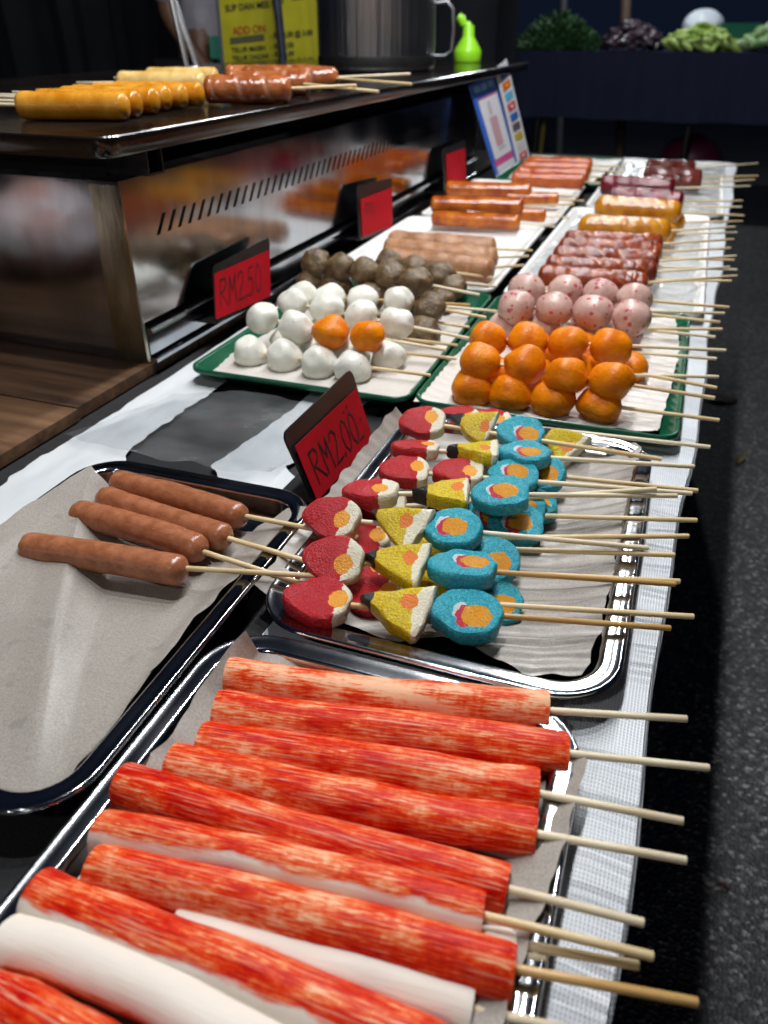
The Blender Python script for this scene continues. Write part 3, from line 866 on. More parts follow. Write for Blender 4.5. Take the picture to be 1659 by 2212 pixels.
# ---- crab sticks
GC = 'red crab stick skewers in the steel tray'
def crab(label, pts, r, E, pale=None, pale_w=0.0, seed=0, skind='bamboo_pale', stick_from=None):
    """pts: world points along the axis; pale: angle (degrees round the axis, 0 = up, 90 = towards the viewer) of the white belly"""
    A, B = pts[0], pts[-1]
    m0 = frame(A, B - A)
    inv = m0.inverted()
    lp = [inv @ p for p in pts]
    n, seg = 64, 28
    def at(t):
        if len(lp) == 2: return lp[0].lerp(lp[1], t)
        a, c, d = lp[0], lp[1], lp[2]
        c2 = c * 2 - (a + d) * 0.5
        return a * (1 - t) ** 2 + c2 * 2 * t * (1 - t) + d * t * t
    b = MB()
    ls, pv = [], []
    for i in range(n + 1):
        t = i / n
        p = at(t) + Vector((0, 0.0005 * sin(t * 8 + seed * 1.7) + 0.00025 * sin(t * 19 + seed), 0.0004 * sin(t * 9 + seed)))
        e = min(t, 1 - t) * n
        k = 0.95 if e < 0.5 else 1.0
        row = []
        for j in range(seg):
            a = 2 * pi * j / seg
            rr = r * k * (1 + 0.06 * nz(t * 6 + seed, cos(a) * 0.8, sin(a) * 0.8) + 0.02 * nz(t * 22 + seed, cos(a) * 3, sin(a) * 3))
            rr *= 1 + 0.05 * cos(2 * a + seed)
            row.append((p.x, p.y - rr * sin(a), p.z + rr * cos(a) * 0.96))
            g = 0.0
            if pale is not None:
                d = abs((math.degrees(a) - pale + 180) % 360 - 180)
                g = max(0.0, min(1.0, 0.5 + (pale_w - d) / 60))
            pv.append(g)
        ls.append(row)
    b.loops(ls)
    nmain = len(b.v)
    for row, fl in ((ls[0], True), (ls[-1], False)):
        c = sum((Vector(p) for p in row), Vector()) / len(row)
        inner = [c + (Vector(p) - c) * 0.5 + Vector((0.0006 if fl else -0.0006, 0, 0)) for p in row]
        vs = row + inner + [c + Vector((0.0004 if fl else -0.0004, 0, 0))]
        fs = []
        for j in range(seg):
            k2 = (j + 1) % seg
            f1, f2 = (j, seg + j, seg + k2, k2), (seg + j, 2 * seg, seg + k2)
            fs += [f1, f2] if fl else [tuple(reversed(f1)), tuple(reversed(f2))]
        b.add(vs, fs, 1)
    pv += [0.0] * (len(b.v) - nmain)
    me = b.mesh('crab_stick', [MT['crab'], MT['crab_cut']])
    at_ = me.attributes.new('pale', 'FLOAT', 'POINT')
    at_.data.foreach_set('value', pv)
    e = empty('crab_stick_skewer', m0, label, 'skewer', GC)
    obj('crab_stick', me, e, m0)
    if E is not None:
        stick(e, stick_from or pts[-2].lerp(B, 0.7), E, skind)
    return e

zc = 0.0195
def Q(l, z): return [P(u, v, z) for u, v in l]
R = 0.0101
crab('red crab stick skewer farthest from the viewer, beside the fish cake tray', Q([(492, 1463), (829, 1506), (1184, 1538)], zc), R * .98, P(1485, 1553, .029), 150, 40, seed=1)
crab('red crab stick skewer second from the far end, longest reach over the tray rim', Q([(470, 1536), (829, 1581), (1226, 1629)], zc), R * 1.03, P(1533, 1659, .029), seed=2)
crab('red crab stick skewer third from the far end', Q([(436, 1600), (829, 1660), (1163, 1709)], zc), R * 0.98, P(1477, 1774, .029), seed=3)
crab('dark red crab stick skewer fourth from the far end', Q([(370, 1648), (800, 1740), (1157, 1799)], zc), R * 1.0, P(1484, 1859, .029), seed=4)
crab('crab stick skewer lying aslant, its far half under its neighbour', Q([(264, 1692), (560, 1782), (1096, 1922)], zc - .001), R * 1.03, P(1392, 1994, .029), seed=5)
crab('red crab stick skewer with a white belly line facing the viewer', Q([(216, 1795), (620, 1874), (1044, 1980)], zc + .006), R * 0.92, P(1412, 2066, .030), 92, 60, seed=6, skind='bamboo')
crab('crab stick skewer mostly hidden, its thin stick poking out beneath another', Q([(330, 1930), (1030, 2010)], zc - .004), R * 0.8, P(1381, 2086, .024), 20, 80, seed=16, skind='bamboo')
crab('orange red crab stick skewer second from the bottom right, darkest stick', Q([(200, 1884), (620, 1972), (1110, 2106)], zc + .005), R * 0.98, P(1508, 2166, .030), seed=7, skind='bamboo_dark')
crab('white sided crab stick skewer whose end shows above its neighbour', Q([(420, 1960), (1112, 2056)], zc - .003), R * 0.8, P(1180, 2075, .02), 10, 110, seed=17)
crab('white topped crab stick skewer low between two red ones', Q([(380, 2012), (700, 2092), (1020, 2190)], zc - .001), R * 0.9, P(1260, 2232, .024), 0, 70, seed=8)
crab('red crab stick skewer with white underside running off the bottom edge', Q([(76, 1934), (440, 2074), (960, 2290)], zc + .005), R * 0.97, P(1300, 2400, .03), 98, 56, seed=9)
crab('white bellied crab stick skewer in the bottom corner', Q([(12, 2028), (300, 2132), (760, 2380)], zc + .004), R * 0.95, P(1150, 2560, .03), 0, 72, seed=10)
crab('blurred red crab stick skewer nearest the viewer in the corner', Q([(-60, 2155), (220, 2290), (600, 2560)], zc + .008), R * 1.02, P(1000, 2780, .03), seed=11)

# ---- brown sausages on the left tray
hz_ = 0.0205
GH = 'brown sausage skewers on the left tray'
hd = [sausage_mesh('hotdog%d' % i, 0.115, 0.0112, MT['hotdog'], b_, lump=0.07, lsc=40, seed=i * 3.3, wr=0.03, tip=0.75, dimple=True) for i, b_ in enumerate((0.002, -0.001, 0.003, 0.001))]
skewer_sausage('sausage_skewer', 'brown sausage skewer nearest the steel tray\'s far rim', 'skewer', GH, P(243, 1040, hz_), P(532, 1120, hz_), P(773, 1161, .027), hd[0], 'bamboo', rs=0.85)
skewer_sausage('sausage_skewer', 'brown sausage skewer second from the steel tray\'s far rim', 'skewer', GH, P(216, 1073, hz_), P(497, 1166, hz_), P(722, 1230, .027), hd[1], 'bamboo', rs=0.85)
skewer_sausage('sausage_skewer', 'brown sausage skewer third from the far rim, its stick crossing under another', 'skewer', GH, P(158, 1106, hz_), P(444, 1192, hz_), P(683, 1271, .023), hd[2], 'bamboo', rs=0.86)
skewer_sausage('sausage_skewer', 'pinkish brown sausage skewer nearest the empty part of the paper', 'skewer', GH, P(47, 1180, hz_), P(405, 1234, hz_), P(694, 1245, .030), hd[3], 'bamboo', rs=0.87)

# ---- fish cakes
def cake_mesh(kind, seed):
    N = 44
    def rad(a):
        c, s_ = cos(a), sin(a)
        if kind == 'red':
            r = 0.0158
            x, y = r * 1.06 * c, r * 0.95 * s_
            if c < -0.55: x -= 0.0045 * ((-c - 0.55) / 0.45) ** 1.3
            if c > 0.5: x = min(x, 0.0146 + 0.002 * (c - 0.5))
        elif kind == 'blue':
            r = 0.0158
            x, y = r * 1.08 * c, r * 0.98 * s_
            if c < -0.7: x -= 0.0035 * ((-c - 0.7) / 0.3) ** 1.4
        else:
            # rounded triangle, blunt tip to -x
            pts = [Vector((-0.0205, 0, 0)), Vector((0.0120, -0.0165, 0)), Vector((0.0140, 0.0160, 0))]
            d = Vector((c, s_, 0))
            best = 1e9
            for i in range(3):
                p, q_ = pts[i], pts[(i + 1) % 3]
                e = q_ - p
                den = d.x * e.y - d.y * e.x
                if abs(den) < 1e-9: continue
                t = (p.x * e.y - p.y * e.x) / den
                if t > 0: best = min(best, t)
            best = best * 0.86 + 0.0152 * 0.14
            x, y = best * c, best * s_
        return x, y
    T = 0.0052
    prof = [(0.0, T), (0.3, T), (0.58, T), (0.80, T * 0.99), (0.92, T * 0.94), (0.985, T * 0.72), (1.0, T * 0.3), (1.0, -T * 0.3), (0.985, -T * 0.72), (0.92, -T * 0.94), (0.7, -T), (0.0, -T)]
    ls = []
    for k, z in prof:
        row = []
        for j in range(N):
            a = 2 * pi * j / N
            x, y = rad(a)
            wob = 1 + 0.10 * nz(cos(a) * 1.6 + seed * 3, sin(a) * 1.6, seed)
            x, y = x * wob, y * wob
            kk = max(k, 0.02)
            x, y = x * kk, y * kk
            n1 = nz(x + seed, y, z, 120) * 0.0007 + nz(x + seed, y, z, 420) * 0.00045
            nn = Vector((x, y, 0)).normalized() if k > 0.9 else Vector((0, 0, 0))
            row.append((x + nn.x * n1, y + nn.y * n1, z * (1 + 0.25 * nz(x * 60 + seed, y * 60, 2)) + (0.7 * n1 if k < 0.95 else 0)))
        ls.append(row)
    b = MB()
    b.loops(list(reversed(ls)), True, True)
    return b.mesh('cake_' + kind, MT['cake_' + kind])
CAKE = {k: [cake_mesh(k, i * 2.7 + 1) for i in range(5)] for k in ('red', 'yellow', 'blue')}
GB = 'red, yellow and blue fish cake skewers'
def cake_skewer(label, pieces, E, z, skind=None):
    """pieces: (kind, u, v, z, tilt toward viewer, spin, scale)"""
    ps = [P(u, v, zz) for _, u, v, zz, *_ in pieces]
    X = ps[-1] - ps[0] if len(ps) > 1 else E - ps[0]
    e = empty('fish_cake_skewer', frame(ps[0], X), label, 'skewer', GB)
    for (k, u, v, zz, tilt, spin, sc), p in zip(pieces, ps):
        sc *= 1.06 if k == 'yellow' else 0.98
        m = frame(p, X) @ Matrix.Rotation(radians(tilt), 4, 'X') @ Matrix.Rotation(radians(spin), 4, 'Z') @ Matrix.Diagonal((sc, sc, sc, 1))
        o = obj(k + '_fish_cake', random.choice(CAKE[k]), e, m)
    stick(e, ps[0].lerp(ps[-1], 0.05) if len(ps) > 1 else ps[0], E, skind)
    return e
r_, y_, b_ = 'red', 'yellow', 'blue'
hi_, lo_ = 0.032, 0.0165
cake_skewer('fish cake skewer nearest the crab sticks, big yellow triangle in its middle', [(r_, 697, 1303, .028, 8, -4, 1.08), (y_, 866, 1318, .030, 18, -12, 1.10), (b_, 1012, 1330, .028, 14, -8, 1.10)], P(1449, 1357, .026), hi_, 'bamboo_dark')
cake_skewer('fish cake skewer half hidden beneath the nearest one', [(r_, 808, 1290, lo_, 10, 0, 1.0), (y_, 950, 1310, lo_, 10, 0, 1.0), (b_, 1068, 1306, lo_, 20, 0, 1.0)], P(1499, 1332, .024), lo_, 'bamboo')
cake_skewer('second fish cake skewer from the near rim, teal cake lying flat', [(r_, 728, 1213, .034, 30, -6, 1.04), (y_, 868, 1220, .036, 16, -8, 1.04), (b_, 1004, 1231, .036, -6, 0, 1.10)], P(1459, 1262, .027), hi_, 'bamboo_dark')
cake_skewer('fish cake skewer below the flat teal cake, stick angled downwards', [(r_, 800, 1225, lo_, 10, 0, 1.0), (y_, 938, 1245, lo_, 10, 0, 1.0), (b_, 1062, 1215, .022, 25, 0, 1.04)], P(1469, 1256, .024), lo_, 'bamboo')
cake_skewer('fish cake skewer whose stick slants up across the paper', [(y_, 930, 1180, lo_, 10, 0, 1.0), (b_, 1030, 1190, lo_, 10, 0, 0.95)], P(1458, 1199, .028), lo_, 'bamboo')
cake_skewer('fish cake skewer beside the price card with large red cake tilted up', [(r_, 724, 1122, .034, 32, -8, 1.05), (y_, 868, 1135, .038, 34, -20, 1.05), (b_, 980, 1146, .038, 12, -4, 1.06)], P(1401, 1184, .030), hi_, 'bamboo_pale')
cake_skewer('fish cake skewer under the tilted red cake, blue cakes in shade', [(r_, 790, 1165, lo_, 10, 0, 1.0), (b_, 1056, 1115, .022, 26, 0, 0.98), (b_, 1118, 1135, .020, 22, 0, 1.05)], P(1488, 1158, .024), lo_, 'bamboo')
cake_skewer('fish cake skewer with red cake on the card side seen edge on', [(r_, 808, 1066, .036, -4, 0, 1.05), (y_, 962, 1071, .038, -4, 0, 1.08), (b_, 1086, 1070, .040, 12, 10, 1.06)], P(1463, 1071, .030), hi_, 'bamboo_pale')
cake_skewer('fish cake skewer with stick crossing over two others', [(r_, 830, 1095, lo_, 10, 0, 1.0), (y_, 990, 1105, lo_, 10, 0, 1.0), (b_, 1128, 1100, .020, 10, 0, 1.0)], P(1418, 1056, .036), lo_, 'bamboo_pale')
cake_skewer('low fish cake skewer in mid tray with rim of blue showing', [(y_, 1000, 1110, lo_, 0, 0, 1.0), (b_, 1150, 1095, lo_, 8, 0, 1.05)], P(1506, 1124, .024), lo_, 'bamboo')
cake_skewer('fish cake skewer fourth from the far end, two red cakes side by side', [(r_, 880, 1020, .032, 10, 0, 1.0), (r_, 996, 1024, .030, 8, 0, 1.02), (b_, 1112, 1030, .030, 14, 0, 1.0)], P(1495, 1066, .027), hi_, 'bamboo_pale')
cake_skewer('fish cake skewer with a blue cake turned aside under another', [(y_, 1020, 1010, lo_, 8, 0, 1.0), (b_, 1170, 1026, .022, 28, 0, 1.05)], P(1508, 1060, .025), lo_, 'bamboo')
cake_skewer('fish cake skewer second from the far end with thin red side view', [(r_, 904, 972, .036, -12, 0, 1.0), (y_, 1032, 979, .036, -10, 0, 1.06), (b_, 1140, 984, .036, -2, 0, 1.05)], P(1500, 1008, .029), hi_, 'bamboo_pale')
cake_skewer('fish cake skewer at the far end with shiny red cake', [(r_, 918, 914, .036, 26, 6, 1.02), (y_, 1026, 920, .036, 38, -14, 1.0), (b_, 1128, 938, .034, 26, 0, 1.02)], P(1429, 992, .030), hi_, 'bamboo')
cake_skewer('farthest fish cake skewer, lone yellow cake at its stick end', [(r_, 996, 905, .018, 10, 0, 1.0), (r_, 1064, 912, .018, 10, 0, 1.0), (y_, 1217, 961, .020, 40, -20, 1.08)], P(1534, 966, .024), lo_, 'bamboo_pale')

# ---- balls
def ball_mesh(name, mat, seed, lump=0.06, flat=0.0, lsc=1.1, fine=0.012):
    N, Mr = 34, 20
    ls = []
    for i in range(Mr + 1):
        th = pi * i / Mr
        row = []
        for j in range(N):
            a = 2 * pi * j / N
            d = Vector((cos(th), sin(th) * cos(a), sin(th) * sin(a)))
            r = 1 + lump * nz(d.x + seed, d.y, d.z, lsc) * 1.6 + fine * nz(d.x + seed, d.y, d.z, 6)
            p = d * r * 0.0172
            row.append((p.x, p.y, p.z))
        ls.append(row)
    b = MB()
    b.loops(ls, True, True)
    return b.mesh(name, mat)
BALL = {k: [ball_mesh(k, MT[k], i * 5.1 + n, lu, fine=fi) for i in range(4)] for n, (k, lu, fi) in enumerate((('white_ball', .15, .03), ('orange_ball', .12, .03), ('brown_ball', .16, .09), ('pink_ball', .07, .02)))}
def ball_skewer(name, label, group, balls, E, r, skind=None, stretch=1.0):
    """balls: (kind, u, v, z)"""
    ps = [P(u, v, z) for _, u, v, z in balls]
    X = (ps[-1] - ps[0]) if len(ps) > 1 else (E - ps[0])
    e = empty(name, frame(ps[0], X), label, 'skewer', group)
    for (k, *_), p in zip(balls, ps):
        s = r / 0.0172 * random.uniform(0.97, 1.04)
        obj({'white_ball': 'fish_ball', 'orange_ball': 'fish_ball', 'brown_ball': 'meatball', 'pink_ball': 'fish_ball'}[k], random.choice(BALL[k]), e,
            frame(p, X, scale=(s * random.uniform(1.0, 1.1), s * random.uniform(.96, 1.03), s * random.uniform(.92, .98)), roll=random.uniform(-.5, .5) + (pi if random.random() < .5 else 0)))
    stick(e, ps[0], E, skind)
    return e
w, o_, br, pk = 'white_ball', 'orange_ball', 'brown_ball', 'pink_ball'
GWB = 'white fish ball skewers on the green tray'
rw = 0.0165
z1, z2 = 0.0235, 0.047
ball_skewer('fish_ball_skewer', 'four white fish balls on a stick along the green tray\'s near rim', GWB, [(w, 540, 761, z1), (w, 612, 770, z1), (w, 687, 784, z1), (w, 763, 793, z1)], P(930, 811, .022), rw, 'bamboo')
ball_skewer('fish_ball_skewer', 'white fish ball skewer half hidden behind the near rim row', GWB, [(w, 620, 735, z1), (w, 690, 750, z1), (w, 762, 760, z1), (w, 836, 772, z1)], P(986, 775, .022), rw, 'bamboo')
ball_skewer('fish_ball_skewer', 'skewer of two white and two orange fish balls', GWB, [(w, 568, 688, z2), (w, 640, 704, z2), (o_, 716, 718, z2), (o_, 796, 727, z2)], P(964, 756, .030), rw, 'bamboo_pale')
ball_skewer('fish_ball_skewer', 'hidden white fish ball skewer below the orange pair', GWB, [(w, 700, 712, z1), (w, 770, 722, z1), (w, 835, 730, z1)], P(988, 746, .022), rw, 'bamboo')
ball_skewer('fish_ball_skewer', 'white fish ball skewer just behind the two orange balls', GWB, [(w, 634, 655, z2), (w, 707, 668, z2), (w, 781, 683, z2), (w, 858, 697, z2)], P(1013, 731, .030), rw, 'bamboo_pale')
ball_skewer('fish_ball_skewer', 'white fish ball skewer next to the brown meatballs', GWB, [(w, 655, 640, z2), (w, 713, 646, z2), (w, 784, 648, z2), (w, 859, 652, z2)], P(1015, 659, .030), rw, 'bamboo_dark')
GBR = 'brown meatball skewers on the green tray'
rb = 0.0172
ball_skewer('meatball_skewer', 'brown meatball skewer on top of the heap behind white balls', GBR, [(br, 682, 567, .058), (br, 735, 578, .058), (br, 787, 586, .058), (br, 841, 595, .056), (br, 898, 609, .055)], P(1036, 637, .034), rb, 'bamboo_pale')
ball_skewer('meatball_skewer', 'brown meatball skewer beside the beige sausages', GBR, [(br, 838, 570, .045), (br, 894, 580, .043), (br, 950, 595, .04)], P(1066, 600, .030), rb, 'bamboo')
ball_skewer('meatball_skewer', 'low brown meatball skewer whose far balls touch the foam tray', GBR, [(br, 890, 600, .03), (br, 935, 612, .028), (br, 975, 620, .028)], P(1074, 619, .026), rb, 'bamboo_pale')
ball_skewer('meatball_skewer', 'brown meatball skewer peeking out above the white balls', GBR, [(br, 666, 612, .034), (br, 728, 622, .034), (br, 800, 640, .034), (br, 928, 668, .036)], P(1050, 686, .028), rb, 'bamboo')
ball_skewer('meatball_skewer', 'lowest brown meatball skewer on the green tray, nearly hidden', GBR, [(br, 760, 668, z1), (br, 850, 700, z1), (br, 914, 716, z1)], P(1014, 707, .022), rb, 'bamboo')
ball_skewer('meatball_skewer', 'brown meatball skewer squeezed between white balls and orange ball tray', GBR, [(br, 890, 655, z1), (br, 952, 652, z1)], P(1074, 673, .024), rb, 'bamboo_pale')
GOB = 'orange fish ball skewers'
ro = 0.0176
ball_skewer('fish_ball_skewer', 'four orange fish balls on a stick along the near rim', GOB, [(o_, 1019, 838, .0235), (o_, 1104, 849, .0235), (o_, 1197, 863, .0235), (o_, 1294, 877, .0235)], P(1554, 908, .024), ro, 'bamboo')
ball_skewer('fish_ball_skewer', 'orange fish ball skewer second from the rim, lying on top', GOB, [(o_, 1037, 781, .046), (o_, 1133, 789, .046), (o_, 1225, 811, .046), (o_, 1323, 823, .046)], P(1544, 860, .034), ro, 'bamboo')
ball_skewer('fish_ball_skewer', 'orange fish ball skewer touching the speckled pink balls', GOB, [(o_, 1054, 733, .048), (o_, 1140, 739, .048), (o_, 1228, 744, .049), (o_, 1319, 750, .049)], P(1568, 757, .036), ro, 'bamboo_pale')
ball_skewer('fish_ball_skewer', 'orange fish ball skewer hidden under the two upper orange rows', GOB, [(o_, 1070, 805, .022), (o_, 1160, 812, .022), (o_, 1250, 800, .022), (o_, 1358, 797, .022)], P(1552, 814, .024), ro, 'bamboo_pale')
ball_skewer('fish_ball_skewer', 'orange fish ball skewer with only its lower stick showing', GOB, [(o_, 1180, 770, .022), (o_, 1270, 780, .022)], P(1549, 838, .024), ro, 'bamboo')
ball_skewer('fish_ball_skewer', 'orange fish ball skewer deep under the pink balls', GOB, [(o_, 1150, 745, .022), (o_, 1250, 752, .022)], P(1548, 775, .024), ro, 'bamboo_pale')
GPB = 'speckled pink fish ball skewers'
rp = 0.0192
ball_skewer('fish_ball_skewer', 'speckled pink fish ball skewer on top, nearest the orange balls', GPB, [(pk, 1116, 664, .050), (pk, 1198, 667, .050), (pk, 1281, 676, .050), (pk, 1364, 688, .050)], P(1565, 677, .036), rp, 'bamboo_pale')
ball_skewer('fish_ball_skewer', 'speckled pink fish ball skewer nearest the glazed sausages', GPB, [(pk, 1138, 628, .048), (pk, 1221, 629, .049), (pk, 1297, 637, .049), (pk, 1370, 647, .049)], P(1575, 664, .038), rp, 'bamboo')
ball_skewer('fish_ball_skewer', 'low pink fish ball skewer wedged behind the orange balls', GPB, [(pk, 1095, 709, .026), (pk, 1170, 712, .026), (pk, 1264, 716, .026), (pk, 1344, 724, .026)], P(1560, 711, .026), rp, 'bamboo')
ball_skewer('fish_ball_skewer', 'pink fish ball skewer under the top pink row', GPB, [(pk, 1180, 690, .024), (pk, 1265, 692, .024), (pk, 1350, 704, .024)], P(1545, 728, .024), rp, 'bamboo_pale')
ball_skewer('fish_ball_skewer', 'lowest pink fish ball skewer with just a stick in view', GPB, [(pk, 1180, 655, .022), (pk, 1262, 660, .022), (pk, 1345, 668, .022)], P(1556, 696, .026), rp, 'bamboo')

# ---- beige chicken sausages
GBE = 'beige chicken sausage skewers'
bs = [sausage_mesh('beige%d' % i, 0.165, 0.0165, MT['beige_sausage'], 0.0, lump=0.14, lsc=45, seed=i * 4.4 + 2, tip=0.6, wr=0.03) for i in range(2)]
skewer_sausage('sausage_skewer', 'beige chicken sausage skewer beside the brown meatballs', 'skewer', GBE, P(822, 560, .036), P(1068, 585, .036), P(1131, 573, .030), bs[0], 'bamboo')
skewer_sausage('sausage_skewer', 'beige chicken sausage skewer in the middle of three', 'skewer', GBE, P(830, 538, .038), P(1075, 562, .038), P(1142, 553, .030), bs[1], 'bamboo_pale')
skewer_sausage('sausage_skewer', 'beige chicken sausage skewer nearest the long orange sausages', 'skewer', GBE, P(838, 522, .036), P(1072, 540, .034), P(1150, 541, .028), bs[0], 'bamboo', roll=2)

# ---- long orange sausages
GLO = 'long thin orange sausage skewers'
os_ = [sausage_mesh('long_orange%d' % i, 0.17, 0.0138, MT['orange_sausage'], 0.0, lump=0.04, lsc=40, seed=i * 3.1 + 4, tip=0.55) for i in range(3)]
skewer_sausage('sausage_skewer', 'long orange sausage skewer nearest the viewer on the foam tray', 'skewer', GLO, P(932, 471, .024), P(1124, 481, .024), P(1200, 490, .022), os_[0], 'bamboo_pale', rs=0.9)
skewer_sausage('sausage_skewer', 'long orange sausage skewer in the middle, with longest stick', 'skewer', GLO, P(930, 441, .036), P(1132, 447, .036), P(1240, 441, .03), os_[1], 'bamboo', rs=1.05)
skewer_sausage('sausage_skewer', 'long orange sausage skewer against the fourth red card', 'skewer', GLO, P(962, 408, .036), P(1149, 414, .036), P(1250, 425, .03), os_[2], 'bamboo_pale', rs=1.1)
skewer_sausage('sausage_skewer', 'bright orange sausage skewer half hidden behind the long ones', 'skewer', GLO, P(1090, 428, .024), P(1207, 431, .024), P(1262, 434, .022), os_[0], 'bamboo', rs=0.9)
skewer_sausage('sausage_skewer', 'brown orange sausage skewer under the middle long one', 'skewer', GLO, P(1000, 462, .022), P(1180, 466, .022), P(1230, 470, .02), os_[1], 'bamboo_pale', rs=0.9)

# ---- far orange red meat skewers
GFO = 'orange red meat skewers at the far end'
fs_ = [sausage_mesh('far_meat%d' % i, 0.16, 0.0150, MT['patty_orange'], 0.0, lump=0.16, lsc=45, seed=i * 3.7 + 1, tip=0.6) for i in range(2)]
for i, (a, b2, e2, lab) in enumerate((((1104, 386), (1264, 392), (1318, 396), 'orange red meat skewer nearest the long orange sausages'),
                                     ((1115, 374), (1272, 380), (1330, 384), 'orange red meat skewer second from the near side'),
                                     ((1126, 362), (1278, 367), (1345, 372), 'orange red meat skewer third from the near side'),
                                     ((1136, 352), (1280, 356), (1352, 361), 'orange red meat skewer at the very end of the table'))):
    skewer_sausage('meat_skewer', lab, 'skewer', GFO, P(*a, .036), P(*b2, .036), P(*e2, .028), fs_[i % 2], None, roll=i * 1.3, part='meat')

# ---- right column: glazed scored, yellow scored, purple, dark brown
GGL = 'glazed red brown scored sausage skewers'
gs = [sausage_mesh('glazed%d' % i, 0.15, 0.0160, MT['red_score'], 0.0, lump=0.07, lsc=60, seed=i * 2.9 + 6, tip=0.6, wr=0.025, score=(0.026, 1.6, 0.05, 0.10), seg=32, rings=90) for i in range(3)]
gl = [((1160, 600), (1400, 617), (1592, 596), 'nearest the speckled pink balls'), ((1176, 578), (1420, 592), (1576, 577), 'second from the pink balls'),
      ((1192, 556), (1424, 569), (1590, 553), 'third from the pink balls'), ((1204, 538), (1430, 549), (1578, 536), 'fourth from the pink balls'),
      ((1216, 522), (1432, 531), (1585, 517), 'nearest the yellow scored sausages')]
for i, (a, b2, e2, lab) in enumerate(gl):
    skewer_sausage('sausage_skewer', 'glazed red brown scored sausage skewer ' + lab, 'skewer', GGL, P(*a, .040), P(*b2, .040), P(*e2, .034), gs[i % 3], None, roll=-0.3 + 0.25 * (i % 3), rs=1.0)
for i, (a, b2, e2, lab) in enumerate((((1200, 596), (1392, 606), (1580, 607), 'under the row nearest the pink balls'), ((1215, 565), (1400, 575), (1592, 583), 'with its stick lowest beside the pink balls'), ((1220, 548), (1405, 556), (1586, 562), 'buried deepest in the glazed heap'))):
    skewer_sausage('sausage_skewer', 'hidden glazed sausage skewer ' + lab, 'skewer', GGL, P(*a, .024), P(*b2, .024), P(*e2, .024), gs[i % 3], None, rs=0.8)
GYS = 'yellow scored sausage skewers on the right tray'
ysm = [sausage_mesh('yellow_scored%d' % i, 0.16, 0.0190, MT['tan_score'], 0.0, lump=0.05, lsc=40, seed=i * 2.9 + 8, tip=0.9, score=(0.024, 1.4, 0.028, 0.10), seg=32, rings=90) for i in range(2)]
skewer_sausage('sausage_skewer', 'yellow scored sausage skewer next to the glazed ones', 'skewer', GYS, P(1248, 490, .040), P(1450, 503, .040), P(1588, 490, .034), ysm[0], 'bamboo_pale')
skewer_sausage('sausage_skewer', 'yellow scored sausage skewer next to the purple ones', 'skewer', GYS, P(1284, 446, .044), P(1472, 460, .044), P(1607, 466, .036), ysm[1], 'bamboo')
skewer_sausage('sausage_skewer', 'yellow sausage skewer low between the two upper yellow ones', 'skewer', GYS, P(1330, 474, .024), P(1480, 482, .024), P(1604, 478, .026), ysm[0], 'bamboo', rs=0.85)
skewer_sausage('sausage_skewer', 'yellow sausage skewer lying lowest, its end near the sticks', 'skewer', GYS, P(1320, 498, .024), P(1462, 508, .024), P(1592, 502, .026), ysm[1], 'bamboo_pale', rs=0.85)
GPS = 'purple sausage skewers'
psm = sausage_mesh('purple', 0.15, 0.0185, MT['purple_sausage'], 0.0, lump=0.08, lsc=50, seed=3, tip=0.5, wr=0.03)
skewer_sausage('sausage_skewer', 'purple red sausage skewer on top of the purple pair', 'skewer', GPS, P(1297, 398, .045), P(1458, 409, .045), P(1620, 402, .036), psm, 'bamboo_pale')
skewer_sausage('sausage_skewer', 'purple red sausage skewer lower, against the yellow sausage', 'skewer', GPS, P(1312, 424, .034), P(1477, 437, .034), P(1604, 434, .030), psm, 'bamboo', roll=1)
skewer_sausage('sausage_skewer', 'purple sausage skewer hidden below with stick between yellow sticks', 'skewer', GPS, P(1340, 440, .024), P(1474, 448, .024), P(1602, 447, .026), psm, 'bamboo_pale', roll=2, rs=0.8)
GDS = 'dark brown sausage skewers at the far right'
dsm = sausage_mesh('dark_brown', 0.14, 0.0165, MT['dark_sausage'], 0.0, lump=0.1, lsc=40, seed=5, tip=0.55)
skewer_sausage('sausage_skewer', 'dark brown sausage skewer at the far corner of the table', 'skewer', GDS, P(1394, 362, .038), P(1502, 365, .038), P(1637, 353, .036), dsm, 'bamboo_pale')
skewer_sausage('sausage_skewer', 'dark brown sausage skewer behind the purple ones', 'skewer', GDS, P(1388, 378, .036), P(1517, 384, .036), P(1638, 380, .034), dsm, 'bamboo', roll=1)
skewer_sausage('sausage_skewer', 'dark brown sausage skewer pressed against the purple pair', 'skewer', GDS, P(1400, 392, .026), P(1515, 397, .026), P(1630, 388, .03), dsm, 'bamboo', roll=2)

# ---- sausages on the griddle
GY = GZ
cz = GY + 0.0125
GGY = 'yellow cheese sausage skewers frying on the griddle'
rc = 0.0122
cm = [sausage_mesh('cheese%d' % i, 0.175, rc, MT['cheese_sausage'], 0.0, lump=0.05, lsc=30, seed=i * 3.9 + 2, tip=0.95, wr=0.02) for i in range(2)]
lab = ['nearest the griddle corner', 'second from the griddle corner', 'third from the griddle corner', 'fourth from the griddle corner', 'fifth from the griddle corner', 'sixth from the corner, beside the browned ones']
up_ = Vector((0, 0, rc))
dv0 = P(44, 259, GZ) - P(284, 261, GZ)
for i, (u, v) in enumerate(((284, 261), (310, 254), (347, 247), (374, 240), (408, 235), (443, 231))):
    Bp = P(u, v, GZ) + up_
    dv = dv0 + Vector((0, 0.004 * (i % 3), 0))
    Ap = Bp + dv
    skewer_sausage('sausage_skewer', 'yellow sausage skewer frying on the griddle, ' + lab[i], 'skewer', GGY, Bp, Ap, Ap + dv.normalized() * 0.09 + Vector((0, 0, 0.002)), cm[i % 2], 'bamboo_pale', roll=i)
GPA = 'pale sausage skewers at the back of the griddle'
